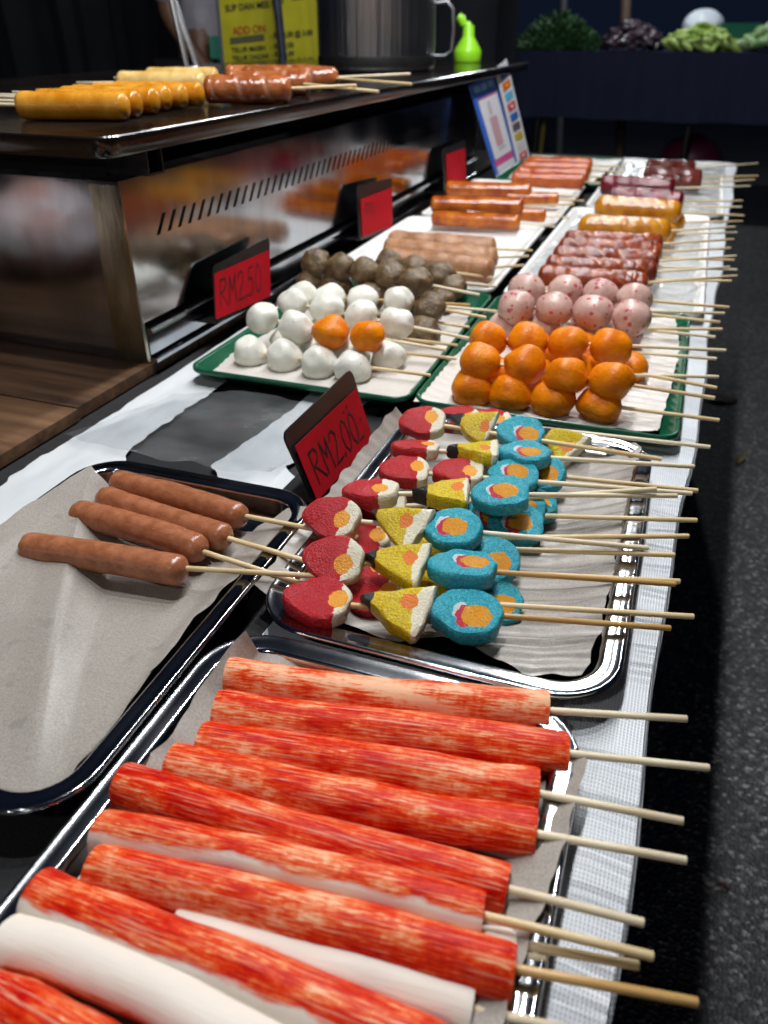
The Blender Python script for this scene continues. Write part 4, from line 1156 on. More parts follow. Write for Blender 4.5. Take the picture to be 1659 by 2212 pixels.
pm = sausage_mesh('pale', 0.17, 0.0135, MT['pale_sausage'], 0.0, lump=0.05, lsc=30, seed=2, tip=0.9, wr=0.02)
upp = Vector((0, 0, 0.0135))
skewer_sausage('sausage_skewer', 'pale yellow sausage skewer behind the frying yellow row', 'skewer', GPA, P(448, 203, GZ) + upp, P(256, 204, GZ) + upp, P(170, 205, GZ) + upp, pm, 'bamboo_pale')
skewer_sausage('sausage_skewer', 'palest sausage skewer farthest back on the griddle', 'skewer', GPA, P(476, 192, GZ) + upp, P(318, 192, GZ) + upp, P(250, 192, GZ) + upp, pm, 'bamboo_pale', roll=2)
GBS = 'browned scored sausage skewers on the griddle'
rbs = 0.0145
bm_ = [sausage_mesh('browned%d' % i, 0.15, rbs, MT['brown_score'], 0.0, lump=0.10, lsc=40, seed=i + 4, tip=0.8, score=(0.046, 0.8, 0.10, 0.13), seg=32, rings=90, wr=0.03) for i in range(2)]
ub = Vector((0, 0, rbs))
skewer_sausage('sausage_skewer', 'browned scored sausage skewer nearest the griddle edge', 'skewer', GBS, P(443, 225, GZ) + ub, P(632, 223, GZ) + ub, P(771, 221, GZ) + ub * 1.2, bm_[0], 'bamboo', roll=.7)
skewer_sausage('sausage_skewer', 'browned scored sausage skewer second from the griddle edge', 'skewer', GBS, P(490, 209, GZ) + ub, P(674, 208, GZ) + ub, P(818, 226, GZ) + ub * .9, bm_[1], 'bamboo', roll=0.9)
skewer_sausage('sausage_skewer', 'browned scored sausage skewer third from the griddle edge', 'skewer', GBS, P(520, 196, GZ) + ub, P(733, 194, GZ) + ub, P(886, 192, GZ) + ub * 1.3, bm_[0], 'bamboo_pale', roll=0.8)
skewer_sausage('sausage_skewer', 'browned scored sausage skewer at the back beside the pale ones', 'skewer', GBS, P(486, 190, GZ) + ub, P(690, 188, GZ) + ub, P(889, 210, GZ) + ub, bm_[1], 'bamboo', roll=.6)

# ---------------------------------------------------------------- price cards
def slab(corners, th, mb, nrm=None, radius=0.0, n=5):
    """thin plate: corners TL, TR, BR, BL as world points"""
    tl, tr, brr, bl = corners
    nr = (tr - tl).cross(bl - tl).normalized() * -1
    if nrm is not None and nr.dot(nrm) < 0: nr = -nr
    w_, h_ = (tr - tl).length, (bl - tl).length
    def at(u, v):
        return (tl * (1 - u) + tr * u) * (1 - v) + (bl * (1 - u) + brr * u) * v
    pts = []
    if radius:
        ru, rv = radius / w_, radius / h_
        for cu, cv, a0 in ((1 - ru, rv, -pi / 2), (1 - ru, 1 - rv, 0), (ru, 1 - rv, pi / 2), (ru, rv, pi)):
            for i in range(n + 1):
                a = a0 + i * pi / 2 / n
                pts.append(at(cu + ru * cos(a), cv + rv * sin(a)))
    else:
        pts = [at(0, 0), at(1, 0), at(1, 1), at(0, 1)]
    front = [p + nr * th / 2 for p in pts]
    back = [p - nr * th / 2 for p in pts]
    mb.loops([back, front], True, True)
    return nr, at

STROKES = {
    'R': [[(0, 0), (0.02, 1)], [(0.0, 0.97), (0.3, 1.0), (0.42, 0.82), (0.32, 0.62), (0.03, 0.5)], [(0.1, 0.52), (0.5, 0.0)]],
    'M': [[(0, 0), (0.03, 1)], [(0.03, 1), (0.22, 0.45), (0.40, 1)], [(0.40, 1), (0.44, 0)]],
    '2': [[(0, 0.78), (0.08, 0.96), (0.25, 1.0), (0.38, 0.85), (0.33, 0.6), (0.02, 0.02)], [(0.0, 0.0), (0.45, 0.05)]],
    '.': [[(0, 0.0), (0.05, 0.10)], [(0.03, 0.0), (0.02, 0.10)]],
    '0': [[(0.2, 0), (0.04, 0.2), (0.0, 0.55), (0.1, 0.92), (0.24, 1.0), (0.38, 0.85), (0.42, 0.45), (0.35, 0.12), (0.2, 0)]],
    '5': [[(0.40, 1.0), (0.06, 0.98), (0.04, 0.58)], [(0.04, 0.58), (0.25, 0.64), (0.40, 0.45), (0.36, 0.15), (0.18, 0.0), (0.0, 0.08)]],
}
def handwriting(text, at, nr, u0, v0, cu, cv, mb, wu, lift):
    """strokes written on the plate: at(u, v), letter box cu x cv"""
    x = u0
    for ch in text:
        for st in STROKES[ch]:
            pts = [(x + px * cu, v0 - py * cv) for px, py in st]
            for (ua, va), (ub, vb) in zip(pts, pts[1:]):
                a, c = at(ua, va) + nr * lift, at(ub, vb) + nr * lift
                d = (c - a)
                if d.length < 1e-7: continue
                dn = d.normalized()
                s = nr.cross(dn) * wu
                a2, c2 = a - dn * wu * 0.7, c + dn * wu * 0.7
                mb.add([a2 - s, c2 - s, c2 + s, a2 + s], [(0, 1, 2, 3)])
        x += cu * {'.': 0.16, 'M': 0.6, 'R': 0.62}.get(ch, 0.56)

def price_card(label, card, red, text, place, extra=None, rough=False):
    """card, red: corner lists TL, TR, BR, BL in world space"""
    nrm = Vector((1, -0.3, 0.2))
    c = (card[2] + card[3]) / 2
    e = empty('price_card', Vector((c.x, c.y, c.z)), label, 'price card', 'price cards')
    b = MB(); nr, _ = slab(card, 0.002, b, nrm, 0.007)
    obj('black_card', b.mesh('black_card', MT['black_plastic']), e)
    b = MB()     # foot of the holder
    w_ = card[3] - card[2]
    f0, f1 = card[3] - nr * 0.002, card[2] - nr * 0.002
    back = Vector((-nr.x, -nr.y, 0)).normalized() * 0.03
    b.add([f0, f1, f1 + back, f0 + back, f0 + Vector((0, 0, .0018)), f1 + Vector((0, 0, .0018)), f1 + back + Vector((0, 0, .0018)), f0 + back + Vector((0, 0, .0018))],
          [(3, 2, 1, 0), (4, 5, 6, 7), (0, 1, 5, 4), (1, 2, 6, 5), (2, 3, 7, 6), (3, 0, 4, 7)])
    obj('foot', b.mesh('foot', MT['black_plastic']), e)
    red2 = [p + nr * 0.0016 for p in red]
    b = MB(); nr2, at = slab(red2, 0.0005, b, nrm)
    p_ = obj('red_paper', b.mesh('red_paper', MT['red_paper']), e)
    if text:
        b = MB()
        handwriting(text, at, nr2, *place, b, 0.00075, 0.0005)
        if extra: extra(at, nr2, b)
        obj('lettering', b.mesh('lettering', MT['ink'], smooth=False), p_)
    return e

def lerp4(c, u0, v0, u1, v1):
    tl, tr, brr, bl = c
    def at(u, v): return (tl * (1 - u) + tr * u) * (1 - v) + (bl * (1 - u) + brr * u) * v
    return [at(u0, v0), at(u1, v0), at(u1, v1), at(u0, v1)]
xb, xt = -0.214, -0.236
card = [OX(609, 938, xt), OX(757, 796, xt), OX(804, 953, xb), OX(680, 1091, xb)]
red = [OX(633, 965, xt + .006), OX(766, 840, xt + .006), OX(803, 950, xb), OX(681, 1083, xb)]
def ex1(at, nr, b):
    def dash(u0, v0, u1, v1, wd=0.0007):
        a, c = at(u0, v0) + nr * .0005, at(u1, v1) + nr * .0005
        dn = (c - a).normalized(); s = nr.cross(dn) * wd
        b.add([a - s, c - s, c + s, a + s], [(0, 1, 2, 3)])
    dash(.70, .13, .71, .19); dash(.77, .09, .78, .15); dash(.80, .80, .88, .78)
    dash(.715, .46, .722, .50, .0011); dash(.90, .48, .91, .52, .0011)
price_card('red price card reading RM2.00 on a black holder beside the fish cakes', card, red, 'RM2.00', (0.10, 0.80, 0.245, 0.56), ex1)
x2 = -0.456
card = [OX(468, 585, x2 - .012), OX(581, 512, x2 - .012), OX(583, 646, x2), OX(466, 700, x2)]
card[0] = OX(459, 575, x2 - .012)
red = [OX(460, 592, x2 - .010), OX(580, 540, x2 - .010), OX(582, 640, x2), OX(464, 690, x2)]
price_card('red price card reading RM2.50 behind the white fish balls', card, red, 'RM2.50', (0.08, 0.80, 0.25, 0.62))
card = [OX(771, 402, x2 - .012), OX(846, 384, x2 - .012), OX(847, 497, x2), OX(776, 520, x2)]
red = [OX(777, 431, x2 - .008), OX(844, 405, x2 - .008), OX(845, 488, x2), OX(781, 512, x2)]
price_card('red price card reading RM beside the beige sausages', card, red, 'RM', (0.10, 0.50, 0.24, 0.34))
card = [OX(956, 322, x2 - .012), OX(1006, 302, x2 - .012), OX(1008, 402, x2), OX(960, 420, x2)]
red = [OX(962, 334, x2 - .010), OX(1003, 320, x2 - .010), OX(1004, 392, x2), OX(964, 412, x2)]
price_card('plain red price card behind the long orange sausages', card, red, None, None)

# ---------------------------------------------------------------- payment card stand
xt3, xb3 = -0.462, -0.412
TL, TR = OX(1013, 186, xt3), OX(1066, 163, xt3)
BL, BR = OX(1073, 388, xb3), OX(1117, 358, xb3)
TR2, BR2 = OX(1091, 128, xt3 + .004), OX(1142, 344, xb3 + .004)
TL2 = OX(1067, 150, xt3)
pc = empty('payment_card', (BL + BR) / 2, 'blue and white payment card leaning at the far end of the cooker', 'sign')
def flat(name, c, th, mat, parent, lift=0.0, nrm=Vector((1, -0.5, 0.2))):
    b = MB()
    nr = (c[1] - c[0]).cross(c[3] - c[0]).normalized() * -1
    if nr.dot(nrm) < 0: nr = -nr
    slab([p + nr * lift for p in c], th, b, nrm)
    return obj(name, b.mesh(name, mat, smooth=False), parent)
def ink(name, c): return simple(name, c, rough=0.35)
blue, white, pink = ink('print_blue', (0.03, 0.13, 0.55)), ink('print_white', (0.72, 0.73, 0.76)), ink('print_pink', (0.62, 0.07, 0.26))
main = [TL, TR, BR, BL]
fp = flat('front_panel', main, 0.002, blue, pc)
flat('white_field', lerp4(main, .14, .17, .92, .80), 0.0004, white, fp, 0.0014)
flat('red_line', lerp4(main, .12, .155, .94, .168), 0.0004, ink('print_red', (0.6, 0.05, 0.1)), fp, 0.0014)
flat('pink_band', lerp4(main, .10, .805, .92, .875), 0.0004, pink, fp, 0.0014)
flat('white_footer', lerp4(main, .12, .88, .92, .99), 0.0004, white, fp, 0.0014)
flat('faded_print', lerp4(main, .42, .21, .55, .34), 0.0004, ink('print_faded', (0.55, 0.50, 0.54)), fp, 0.0019)
flat('pale_block', lerp4(main, .36, .37, .66, .68), 0.0004, ink('print_rose', (0.56, 0.34, 0.38)), fp, 0.0019)
flat('grey_print', lerp4(main, .40, .70, .70, .73), 0.0004, ink('print_grey', (0.45, 0.5, 0.52)), fp, 0.0019)
for i in range(3):
    flat('header_mark', lerp4(main, .12 + .28 * i, .03, .32 + .28 * i, .09), 0.0004, ink('print_sky', (0.25, 0.5, 0.7)), fp, 0.0014)
side = [TL2, TR2, BR2, BR + (TL2 - TL) * 0]
sp = flat('side_panel', side, 0.002, white, pc, 0.003)
cols = [(0.03, 0.10, 0.42), (0.62, 0.10, 0.02), (0.10, 0.42, 0.62), (0.58, 0.03, 0.05), (0.03, 0.12, 0.42), (0.12, 0.08, 0.1), (0.48, 0.36, 0.02), (0.6, 0.55, 0.55), (0.58, 0.05, 0.06)]
for i, c in enumerate(cols):
    v0 = 0.06 + i * 0.103
    sq = flat('logo_square', lerp4(side, .22, v0, .84, v0 + .072), 0.0004, ink('logo%d' % i, c), sp, 0.0045)
    if i == 1: flat('logo_dot', lerp4(side, .40, v0 + .02, .66, v0 + .052), 0.0004, ink('logo_gold', (0.75, 0.4, 0.02)), sq, 0.005)
    if i in (3, 8): flat('logo_dot', lerp4(side, .42, v0 + .025, .64, v0 + .047), 0.0004, white, sq, 0.005)

# ---------------------------------------------------------------- pot, bottle, tongs, poles, menu
pb = P(812, 158, GZ)
pr = 0.118
pctr = Vector((pb.x - 0.045, pb.y + pr, GZ))
pctr = (P(705, 151, GZ) + P(925, 153, GZ)) / 2
pt = empty('stock_pot', pctr, 'tall stainless steel stock pot standing on the griddle', 'pot')
b = MB()
b.lathe([(pr * 0.90, 0.0005), (pr * .985, 0.004), (pr, 0.012), (pr, 0.30), (pr + .006, 0.304), (pr + .006, 0.31), (pr - .002, 0.31), (pr - .002, 0.014), (pr * .9, 0.006)], 64, pctr)
obj('pot_body', b.mesh('pot_body', MT['pot_steel']), pt)
b = MB()  # black ring round the foot of the pot
b.lathe([(pr + .0012, 0.010), (pr + .0016, 0.013), (pr + .0016, 0.024), (pr + .0012, 0.027)], 64, pctr)
obj('black_band', b.mesh('black_band', MT['iron']), pt)
for ang in (AZ - 0.1, AZ + 2.2):
    d = Vector((cos(ang), sin(ang), 0))
    pts = [pctr + d * (pr - .002) + Vector((0, 0, .115)), pctr + d * (pr + .022) + Vector((0, 0, .117)), pctr + d * (pr + .033) + Vector((0, 0, .105)), pctr + d * (pr + .036) + Vector((0, 0, .07)), pctr + d * (pr + .034) + Vector((0, 0, .035)), pctr + d * (pr + .02) + Vector((0, 0, .026)), pctr + d * (pr - .002) + Vector((0, 0, .026))]
    b = MB(); b.tube(pts, 0.0036, 10)
    obj('handle', b.mesh('handle', MT['handle_steel']), pt)
bp = P(1009, 134, GZ)
bt = empty('squeeze_bottle', bp, 'lime green squeeze bottle with flip cap on the griddle end', 'bottle')
s_ = 0.0345
b = MB()
b.lathe([(s_ * .95, 0.0004), (s_, 0.003), (s_, 0.022), (s_ * .96, 0.028), (s_ * .48, 0.052), (s_ * .42, 0.056), (s_ * .40, 0.076), (s_ * .34, 0.080)], 36, bp)
obj('bottle_body', b.mesh('bottle_body', MT['lime']), bt)
b = MB()
d = _rt
b.tube([bp + Vector((0, 0, .078)) + d * -.002, bp + Vector((0, 0, .086)) + d * -.006], [0.010, 0.007], 14)
b.tube([bp + Vector((0, 0, .080)) + d * -.012, bp + Vector((0, 0, .093)) + d * -.020, bp + Vector((0, 0, .100)) + d * -.027], [0.009, 0.011, 0.0085], 14)
obj('flip_cap', b.mesh('flip_cap', MT['lime']), bt)

tg = empty('steel_tongs', P(405, 158, GZ), 'shiny steel tongs standing upright behind the griddle sausages', 'tongs')
yt = 1.25
b0 = OY(405, 152, yt); b1 = OY(362, -40, yt)
for dx, dy, nm in ((0, 0, 0), (0.013, 0.012, 1)):
    b = MB()
    q0, q1 = b0 + Vector((dx, dy, 0)), b1 + Vector((dx * -.2, dy * .2, 0.0))
    b.tube([q0, q0.lerp(q1, .15), q0.lerp(q1, .6), q1], [0.0042, 0.0048, 0.0052, 0.0045], 12)
    obj('arm', b.mesh('arm', MT['tong_steel']), tg)
b = MB()
bb0 = Vector((b0.x + .006, b0.y + .006, GZ + .003))
b.tube([b0 + Vector((.006, .006, 0.006)), bb0 + Vector((0, 0, .012)), bb0], [0.010, 0.015, 0.012], 14)
obj('tip', b.mesh('tip', MT['tong_steel']), tg)

def pole(label, u0, v0, u1, v1, y, r, mat):
    b = MB()
    a, c = OY(u0, v0, y), OY(u1, v1, y)
    d = (a - c).normalized()
    top = c + d * ((1.6 - c.z) / d.z)
    bot = c + d * ((-0.75 - c.z) / d.z)
    b.tube([bot, top], r, 16)
    setprops(obj('canopy_pole', b.mesh('canopy_pole', mat)), label, 'pole', 'stall poles')
navy_pole = simple('dark_blue_pole', (0.03, 0.036, 0.06), (0.05, 0.055, 0.08), 30, 0.35, 0.5)
pole('dark blue pole crossing in front of the yellow menu board', 598, 0, 614, 150, 2.36, 0.0125, navy_pole)
pole('shiny steel pole between yellow menu board and stock pot', 694, 0, 708, 150, 2.30, 0.014, MT['pot_steel'])

# menu board
ym = 2.44
c4 = [OY(466, -90, ym), OY(686, -118, ym), OY(697, 150, ym), OY(489, 172, ym)]
mn = empty('menu_board', (c4[2] + c4[3]) / 2, 'yellow menu board with dark lettering behind the griddle', 'sign')
yel = simple('menu_yellow', (0.42, 0.38, 0.015), (0.50, 0.46, 0.025), 12, 0.4)
bd_ = flat('board', c4, 0.006, yel, mn, 0, Vector((0.2, -1, 0)))
fr = simple('menu_frame', (0.10, 0.11, 0.14), rough=0.3)
for nm, l4 in (('frame_rail', lerp4(c4, -.02, .985, 1.02, 1.02)), ('frame_rail', lerp4(c4, -.03, 0, 0, 1.0)), ('frame_rail', lerp4(c4, 1.0, 0, 1.05, 1.0))):
    flat(nm, l4, 0.012, fr, mn, 0.001, Vector((0.2, -1, 0)))
def words(txt, u, v, size, mat):
    cu = bpy.data.curves.new('lettering', 'FONT')
    cu.body = txt
    cu.size = size
    cu.extrude = 0.0006
    cu.offset = 0.0004
    cu.materials.append(mat)
    X = (c4[1] - c4[0]).normalized()
    Y = (c4[0] - c4[3]).normalized()
    Y = (Y - X * Y.dot(X)).normalized()
    Z = X.cross(Y)
    m = Matrix((X, Y, Z)).transposed().to_4x4()
    tl, tr, brr, bl = c4
    m.translation = (tl * (1 - u) + tr * u) * (1 - v) + (bl * (1 - u) + brr * u) * v + Z * 0.0042
    tmp = bpy.data.objects.new('tmp', cu)
    COL.objects.link(tmp)
    me = bpy.data.meshes.new_from_object(tmp.evaluated_get(bpy.context.evaluated_depsgraph_get()))
    bpy.data.objects.remove(tmp)
    return obj('lettering', me, bd_, m)
dk, rd = ink('menu_dark_ink', (0.02, 0.025, 0.03)), ink('menu_red_ink', (0.35, 0.03, 0.02))
lw = 0.0195
words('SUP DAN MEE SUP', .06, .43, lw * 1.25, dk)
words('3.00', .74, .40, lw * 1.25, dk)
words('ADD ON', .12, .625, lw * 1.45, rd)
words('- RM 2.00 @ 3.00', .50, .69, lw, dk)
words('TELUR MASIN', .09, .775, lw, dk); words('- RM 2.00', .50, .78, lw, dk)
words('TELUR DADAR', .09, .845, lw, dk); words('- RM 2.00', .50, .85, lw, dk)
words('NASI', .09, .925, lw, dk); words('- RM 1.00 @ 2.00', .50, .918, lw, dk)
flat('smudged_line', lerp4(c4, .08, .645, .44, .705), 0.0006, ink('menu_smudge', (0.10, 0.10, 0.05)), bd_, 0.0037, Vector((0.2, -1, 0)))

# ---------------------------------------------------------------- person behind the stall
def person():
    yp = 3.5
    base = OY(446, 90, yp)
    c = Vector((base.x, yp, -0.75))
    body = MB()
    e = empty('person', c, 'person in grey sleeves and green apron behind the menu board', 'person')
    turn = Matrix.Translation(c) @ Matrix.Rotation(pi / 2, 4, 'Z') @ Matrix.Translation(-c)
    def skin_obj(name, verts, edges, radii, mat, root=0):
        me = bpy.data.meshes.new(name)
        me.from_pydata(verts, edges, [])
        me.materials.append(mat)
        o = obj(name, me, e, turn @ Matrix.Translation(c))
        md = o.modifiers.new('skin', 'SKIN')
        sv = me.skin_vertices[0].data if me.skin_vertices else None
        if sv is None:
            bpy.context.view_layer.objects.active = o
            bpy.ops.object.modifier_add  # noqa
            me.attributes
        for i, r in enumerate(radii):
            me.skin_vertices[0].data[i].radius = r
        me.skin_vertices[0].data[root].use_root = True
        md.use_smooth_shade = True
        s = o.modifiers.new('sub', 'SUBSURF'); s.levels = s.render_levels = 2
        return o
    skin_m = simple('skin', (0.16, 0.075, 0.045), (0.20, 0.10, 0.06), 30, 0.5)
    shirt_m = simple('grey_shirt', (0.30, 0.29, 0.33), (0.38, 0.37, 0.41), 12, 0.8, bscale=20, bstr=0.4, bdist=0.01)
    apron_m = simple('green_apron', (0.02, 0.17, 0.11), (0.03, 0.21, 0.14), 12, 0.7, bscale=14, bstr=0.4, bdist=0.01)
    trou_m = simple('dark_trousers', (0.012, 0.012, 0.016), (0.02, 0.02, 0.024), 14, 0.8)
    V, Ed, Rr = [], [], []
    def vtx(p, r, par=None):
        V.append(p); Rr.append(r if isinstance(r, tuple) else (r, r))
        if par is not None: Ed.append((par, len(V) - 1))
        return len(V) - 1
    pel = vtx((0, 0, .95), (.14, .10))
    sp1 = vtx((0, 0, 1.12), (.135, .095), pel); sp2 = vtx((0, 0, 1.30), (.15, .10), sp1); sp3 = vtx((0, 0.0, 1.42), (.11, .08), sp2)
    nk = vtx((0, -.01, 1.50), .052, sp3); hd0 = vtx((0, -.02, 1.58), (.066, .075), nk); hd1 = vtx((0, -.02, 1.66), (.074, .09), hd0); vtx((0, -.01, 1.73), (.05, .06), hd1)
    for s in (-1, 1):
        hp = vtx((s * .10, 0, .88), .085, pel); kn = vtx((s * .11, -.01, .48), .058, hp); an = vtx((s * .11, .02, .09), .04, kn); vtx((s * .12, -.13, .035), (.04, .03), an)
        sh = vtx((s * .19, 0, 1.40), .055, sp3); el = vtx((s * .25, .02, 1.10), .042, sh)
        wr_ = vtx((s * .20, -.12, .88), .028, el); pa = vtx((s * .19, -.19, .84), (.034, .018), wr_)
        for k, (dx, ln) in enumerate(((-.026, .07), (-.009, .08), (.009, .075), (.026, .06))):
            f1 = vtx((s * .19 + dx, -.23, .825), .0095, pa); f2 = vtx((s * .19 + dx, -.23 - ln * .5, .808), .0085, f1); vtx((s * .19 + dx, -.23 - ln * .7, .785), .0075, f2)
        t1 = vtx((s * .19 - s * .035, -.17, .825), .011, wr_); vtx((s * .19 - s * .05, -.205, .808), .0095, t1)
    skin_obj('body', V, Ed, Rr, skin_m)
    # clothes: slightly wider shells
    V, Ed, Rr = [], [], []
    a = vtx((0, 0, .90), (.165, .125)); b2 = vtx((0, 0, 1.12), (.160, .12), a); c2 = vtx((0, 0, 1.30), (.172, .122), b2); d2 = vtx((0, 0, 1.43), (.12, .095), c2)
    for s in (-1, 1):
        k = vtx((s * .20, 0, 1.40), .072, d2); vtx((s * .252, .02, 1.12), .06, k)
    skin_obj('shirt', V, Ed, Rr, shirt_m)
    V, Ed, Rr = [], [], []
    a = vtx((0, 0, .92), (.165, .125))
    for s in (-1, 1):
        k = vtx((s * .10, 0, .85), .105, a); k2 = vtx((s * .112, -.008, .48), .08, k); vtx((s * .112, .015, .12), .07, k2)
    skin_obj('trousers', V, Ed, Rr, trou_m)
    b = MB()
    rows = []
    for i in range(15):
        t = i / 14
        z = 1.02 - 0.55 * t
        w_ = 0.19 + 0.02 * t
        rows.append([c + Vector((w_ * sin(a_), -0.135 - 0.06 * cos(a_) + 0.006 * sin(9 * a_ + t * 4) * t + 0.03, z)) for a_ in [(-1.25 + 2.5 * j / 20) for j in range(21)]])
    b.loops(rows, closed=False)
    ap = obj('apron', b.mesh('apron', apron_m), e, turn)
    md = ap.modifiers.new('solid', 'SOLIDIFY'); md.thickness = 0.004
    b = MB()
    hl = []
    for i in range(9):
        th = pi * 0.56 * i / 8
        hl.append([c + Vector((0.082 * sin(th) * cos(2 * pi * j / 20), 0.0 + 0.100 * sin(th) * sin(2 * pi * j / 20), 1.675 + 0.098 * cos(th) - (0.03 if sin(2 * pi * j / 20) > 0.1 else 0) * th)) for j in range(20)])
    b.loops(hl, True, False)
    obj('hair', b.mesh('hair', simple('black_hair', (0.008, 0.007, 0.007), rough=0.5)), e, turn)
    for s in (-1, 1):
        b = MB(); b.lathe([(0.002, -.010), (.009, -.006), (.011, 0), (.009, .006), (.002, .010)], 12, c + Vector((s * .028, -.098, 1.655)))
        obj('eye', b.mesh('eye', simple('eye', (0.3, 0.28, 0.26), rough=0.2)), e, turn)
        b = MB(); b.tube([c + Vector((s * .074, -.015, 1.67)), c + Vector((s * .080, -.01, 1.65)), c + Vector((s * .076, -.015, 1.62))], [.008, .014, .007], 10)
        obj('ear', b.mesh('ear', skin_m), e, turn)
    b = MB(); b.tube([c + Vector((0, -.098, 1.655)), c + Vector((0, -.118, 1.625)), c + Vector((0, -.102, 1.615))], [.008, .014, .009], 10)
    obj('nose', b.mesh('nose', skin_m), e, turn)
    b = MB(); b.tube([c + Vector((-.024, -.096, 1.585)), c + Vector((0, -.104, 1.583)), c + Vector((.024, -.096, 1.585))], [.003, .006, .003], 10)
    obj('mouth', b.mesh('mouth', simple('lips', (0.22, 0.06, 0.05), rough=0.45)), e, turn)
person()

# ---------------------------------------------------------------- neighbour's vegetable stall
yv = 5.6
vt = empty('vegetable_table', Vector((1.2, yv + .4, -.75)), 'long vegetable table under a navy blue cloth in the dark', 'table')
zv = OY(1400, 112, yv).z
xl, xr = OY(1085, 112, yv).x, OY(2100, 112, yv).x
zlow = OY(1400, 262, yv).z
b = MB()
b.box((xl, yv + .004, zv - .03), (xr, yv + .9, zv))
obj('table_top', b.mesh('table_top', MT['navy_cloth']), vt)
b = MB()
rows = []
for i in range(121):
    x = xl + (xr - xl) * i / 120
    rows.append([(x, yv + (0.006 + .008 * k / 8) * sin(x * 13 + 2 * sin(x * 5)) * (k / 8), zv + 0.002 - (zv - zlow) * k / 8 + 0.01 * nz(x, k, 0, 3) * (k / 8)) for k in range(9)])
b.loops(rows, closed=False)
obj('cloth_drop', b.mesh('cloth_drop', MT['navy_cloth']), vt)
for x in (xl + .25, xl + 1.2, xr - .3):
    b = MB(); b.tube([(x, yv + .08, -.75), (x, yv + .08, zv - .031)], .02, 10)
    obj('leg', b.mesh('leg', MT['iron']), vt)
sig = OY(1165, 330, yv + .25)
b = MB(); b.tube([(sig.x, yv + .25, -.75), (sig.x + .02, yv + .25, zv - .031)], .016, 10)
obj('leg', b.mesh('leg', simple('mustard_pole', (0.20, 0.15, 0.02), rough=0.5)), vt)

def leaf_heap(label, u0, u1, vtop, n, c1, c2, ll, lw_, name='leafy_greens', curl=0.5):
    cx = (OY(u0, 108, yv + .25).x + OY(u1, 108, yv + .25).x) / 2
    w_ = (OY(u1, 108, yv + .25).x - OY(u0, 108, yv + .25).x) / 2
    h_ = OY((u0 + u1) / 2, vtop, yv + .25).z - zv
    b = MB()
    rnd = random.Random(int(u0))
    for i in range(n):
        a, rr = rnd.uniform(0, 2 * pi), sqrt(rnd.random())
        x, y = rr * cos(a), rr * sin(a)
        top = max(0.03, (1 - rr ** 1.7)) * h_
        z = top * rnd.uniform(0.35, 0.95)
        p = Vector((cx + x * w_, yv + .27 + y * .22, zv + z))
        d = Vector((x * 1.2 + rnd.uniform(-.9, .9), y + rnd.uniform(-.9, .9), rnd.uniform(-.3, 1.0))).normalized()
        s = d.cross(Vector((rnd.uniform(-1, 1), rnd.uniform(-1, 1), rnd.uniform(-1, 1)))).normalized()
        L = ll * rnd.uniform(.6, 1.3)
        W = lw_ * rnd.uniform(.6, 1.3)
        nn = d.cross(s)
        b.add([p, p + d * L * .5 + s * W + nn * L * .1, p + d * L - nn * L * curl * .3, p + d * L * .5 - s * W + nn * L * .1], [(0, 1, 2), (0, 2, 3)])
    m = simple(name + '_leaf', c1, c2, 40, 0.5)
    o = obj(name, b.mesh(name, m, smooth=False))
    setprops(o, label, 'vegetables', kind='stuff')
leaf_heap('heap of dark green leafy vegetables on the navy table', 1112, 1292, 28, 2600, (0.016, 0.06, 0.018), (0.06, 0.15, 0.05), 0.055, 0.013)

def veg(name, label, cat, group, mesh, n, u0, u1, vtop, seed, scl=(1, 1, 1), yoff=.27):
    rnd = random.Random(seed)
    cx = (OY(u0, 108, yv + .25).x + OY(u1, 108, yv + .25).x) / 2
    w_ = (OY(u1, 108, yv + .25).x - OY(u0, 108, yv + .25).x) / 2
    h_ = OY((u0 + u1) / 2, vtop, yv + .25).z - zv
    for i in range(n):
        t = (i + .5) / n
        a = i * 2.39996
        rr = sqrt(1 - t) if i > n * 0.02 else .9
        x, y = rr * cos(a), rr * sin(a)
        z = zv + 0.02 + (h_ - .03) * max(0, 1 - rr ** 1.4)
        p = Vector((cx + x * w_ * .95, yv + yoff + y * .17, z))
        m = Matrix.Translation(p) @ Matrix.Rotation(rnd.uniform(0, 6.28), 4, 'Z') @ Matrix.Rotation(rnd.uniform(-.5, .5), 4, 'Y') @ Matrix.Rotation(rnd.uniform(0, 6.28), 4, 'X') @ Matrix.Diagonal((*[s * rnd.uniform(.85, 1.15) for s in scl], 1))
        setprops(obj(name, mesh, None, m), label, cat, group)
def vegmesh(name, L, r, mat, seed, bend=.01, tipk=1.0):
    ls = []
    for i in range(13):
        t = i / 12
        rad = r * max(.12, sin(pi * min(max(t, .02), .98)) ** .45) * (1 + .15 * nz(t * 4, seed, 0))
        ls.append([((t - .5) * L, rad * cos(2 * pi * j / 10) + bend * sin(pi * t), rad * sin(2 * pi * j / 10)) for j in range(10)])
    b = MB(); b.loops(ls, True, True)
    return b.mesh(name, mat)
veg('eggplant', 'small dark purple eggplant in the heap beside the leafy greens', 'eggplant', 'heap of dark purple eggplants', vegmesh('eggplant', .095, .018, simple('eggplant_skin', (0.022, 0.012, 0.028), (0.10, 0.06, 0.075), 14, 0.3, coat=.3), 1), 80, 1288, 1440, 42, 3)
veg('cucumber', 'pale green cucumber in the heap on the navy table', 'cucumber', 'heap of pale green cucumbers', vegmesh('cucumber', .15, .021, simple('cucumber_skin', (0.26, 0.40, 0.07), (0.44, 0.56, 0.16), 16, 0.4), 2), 62, 1436, 1590, 55, 5)
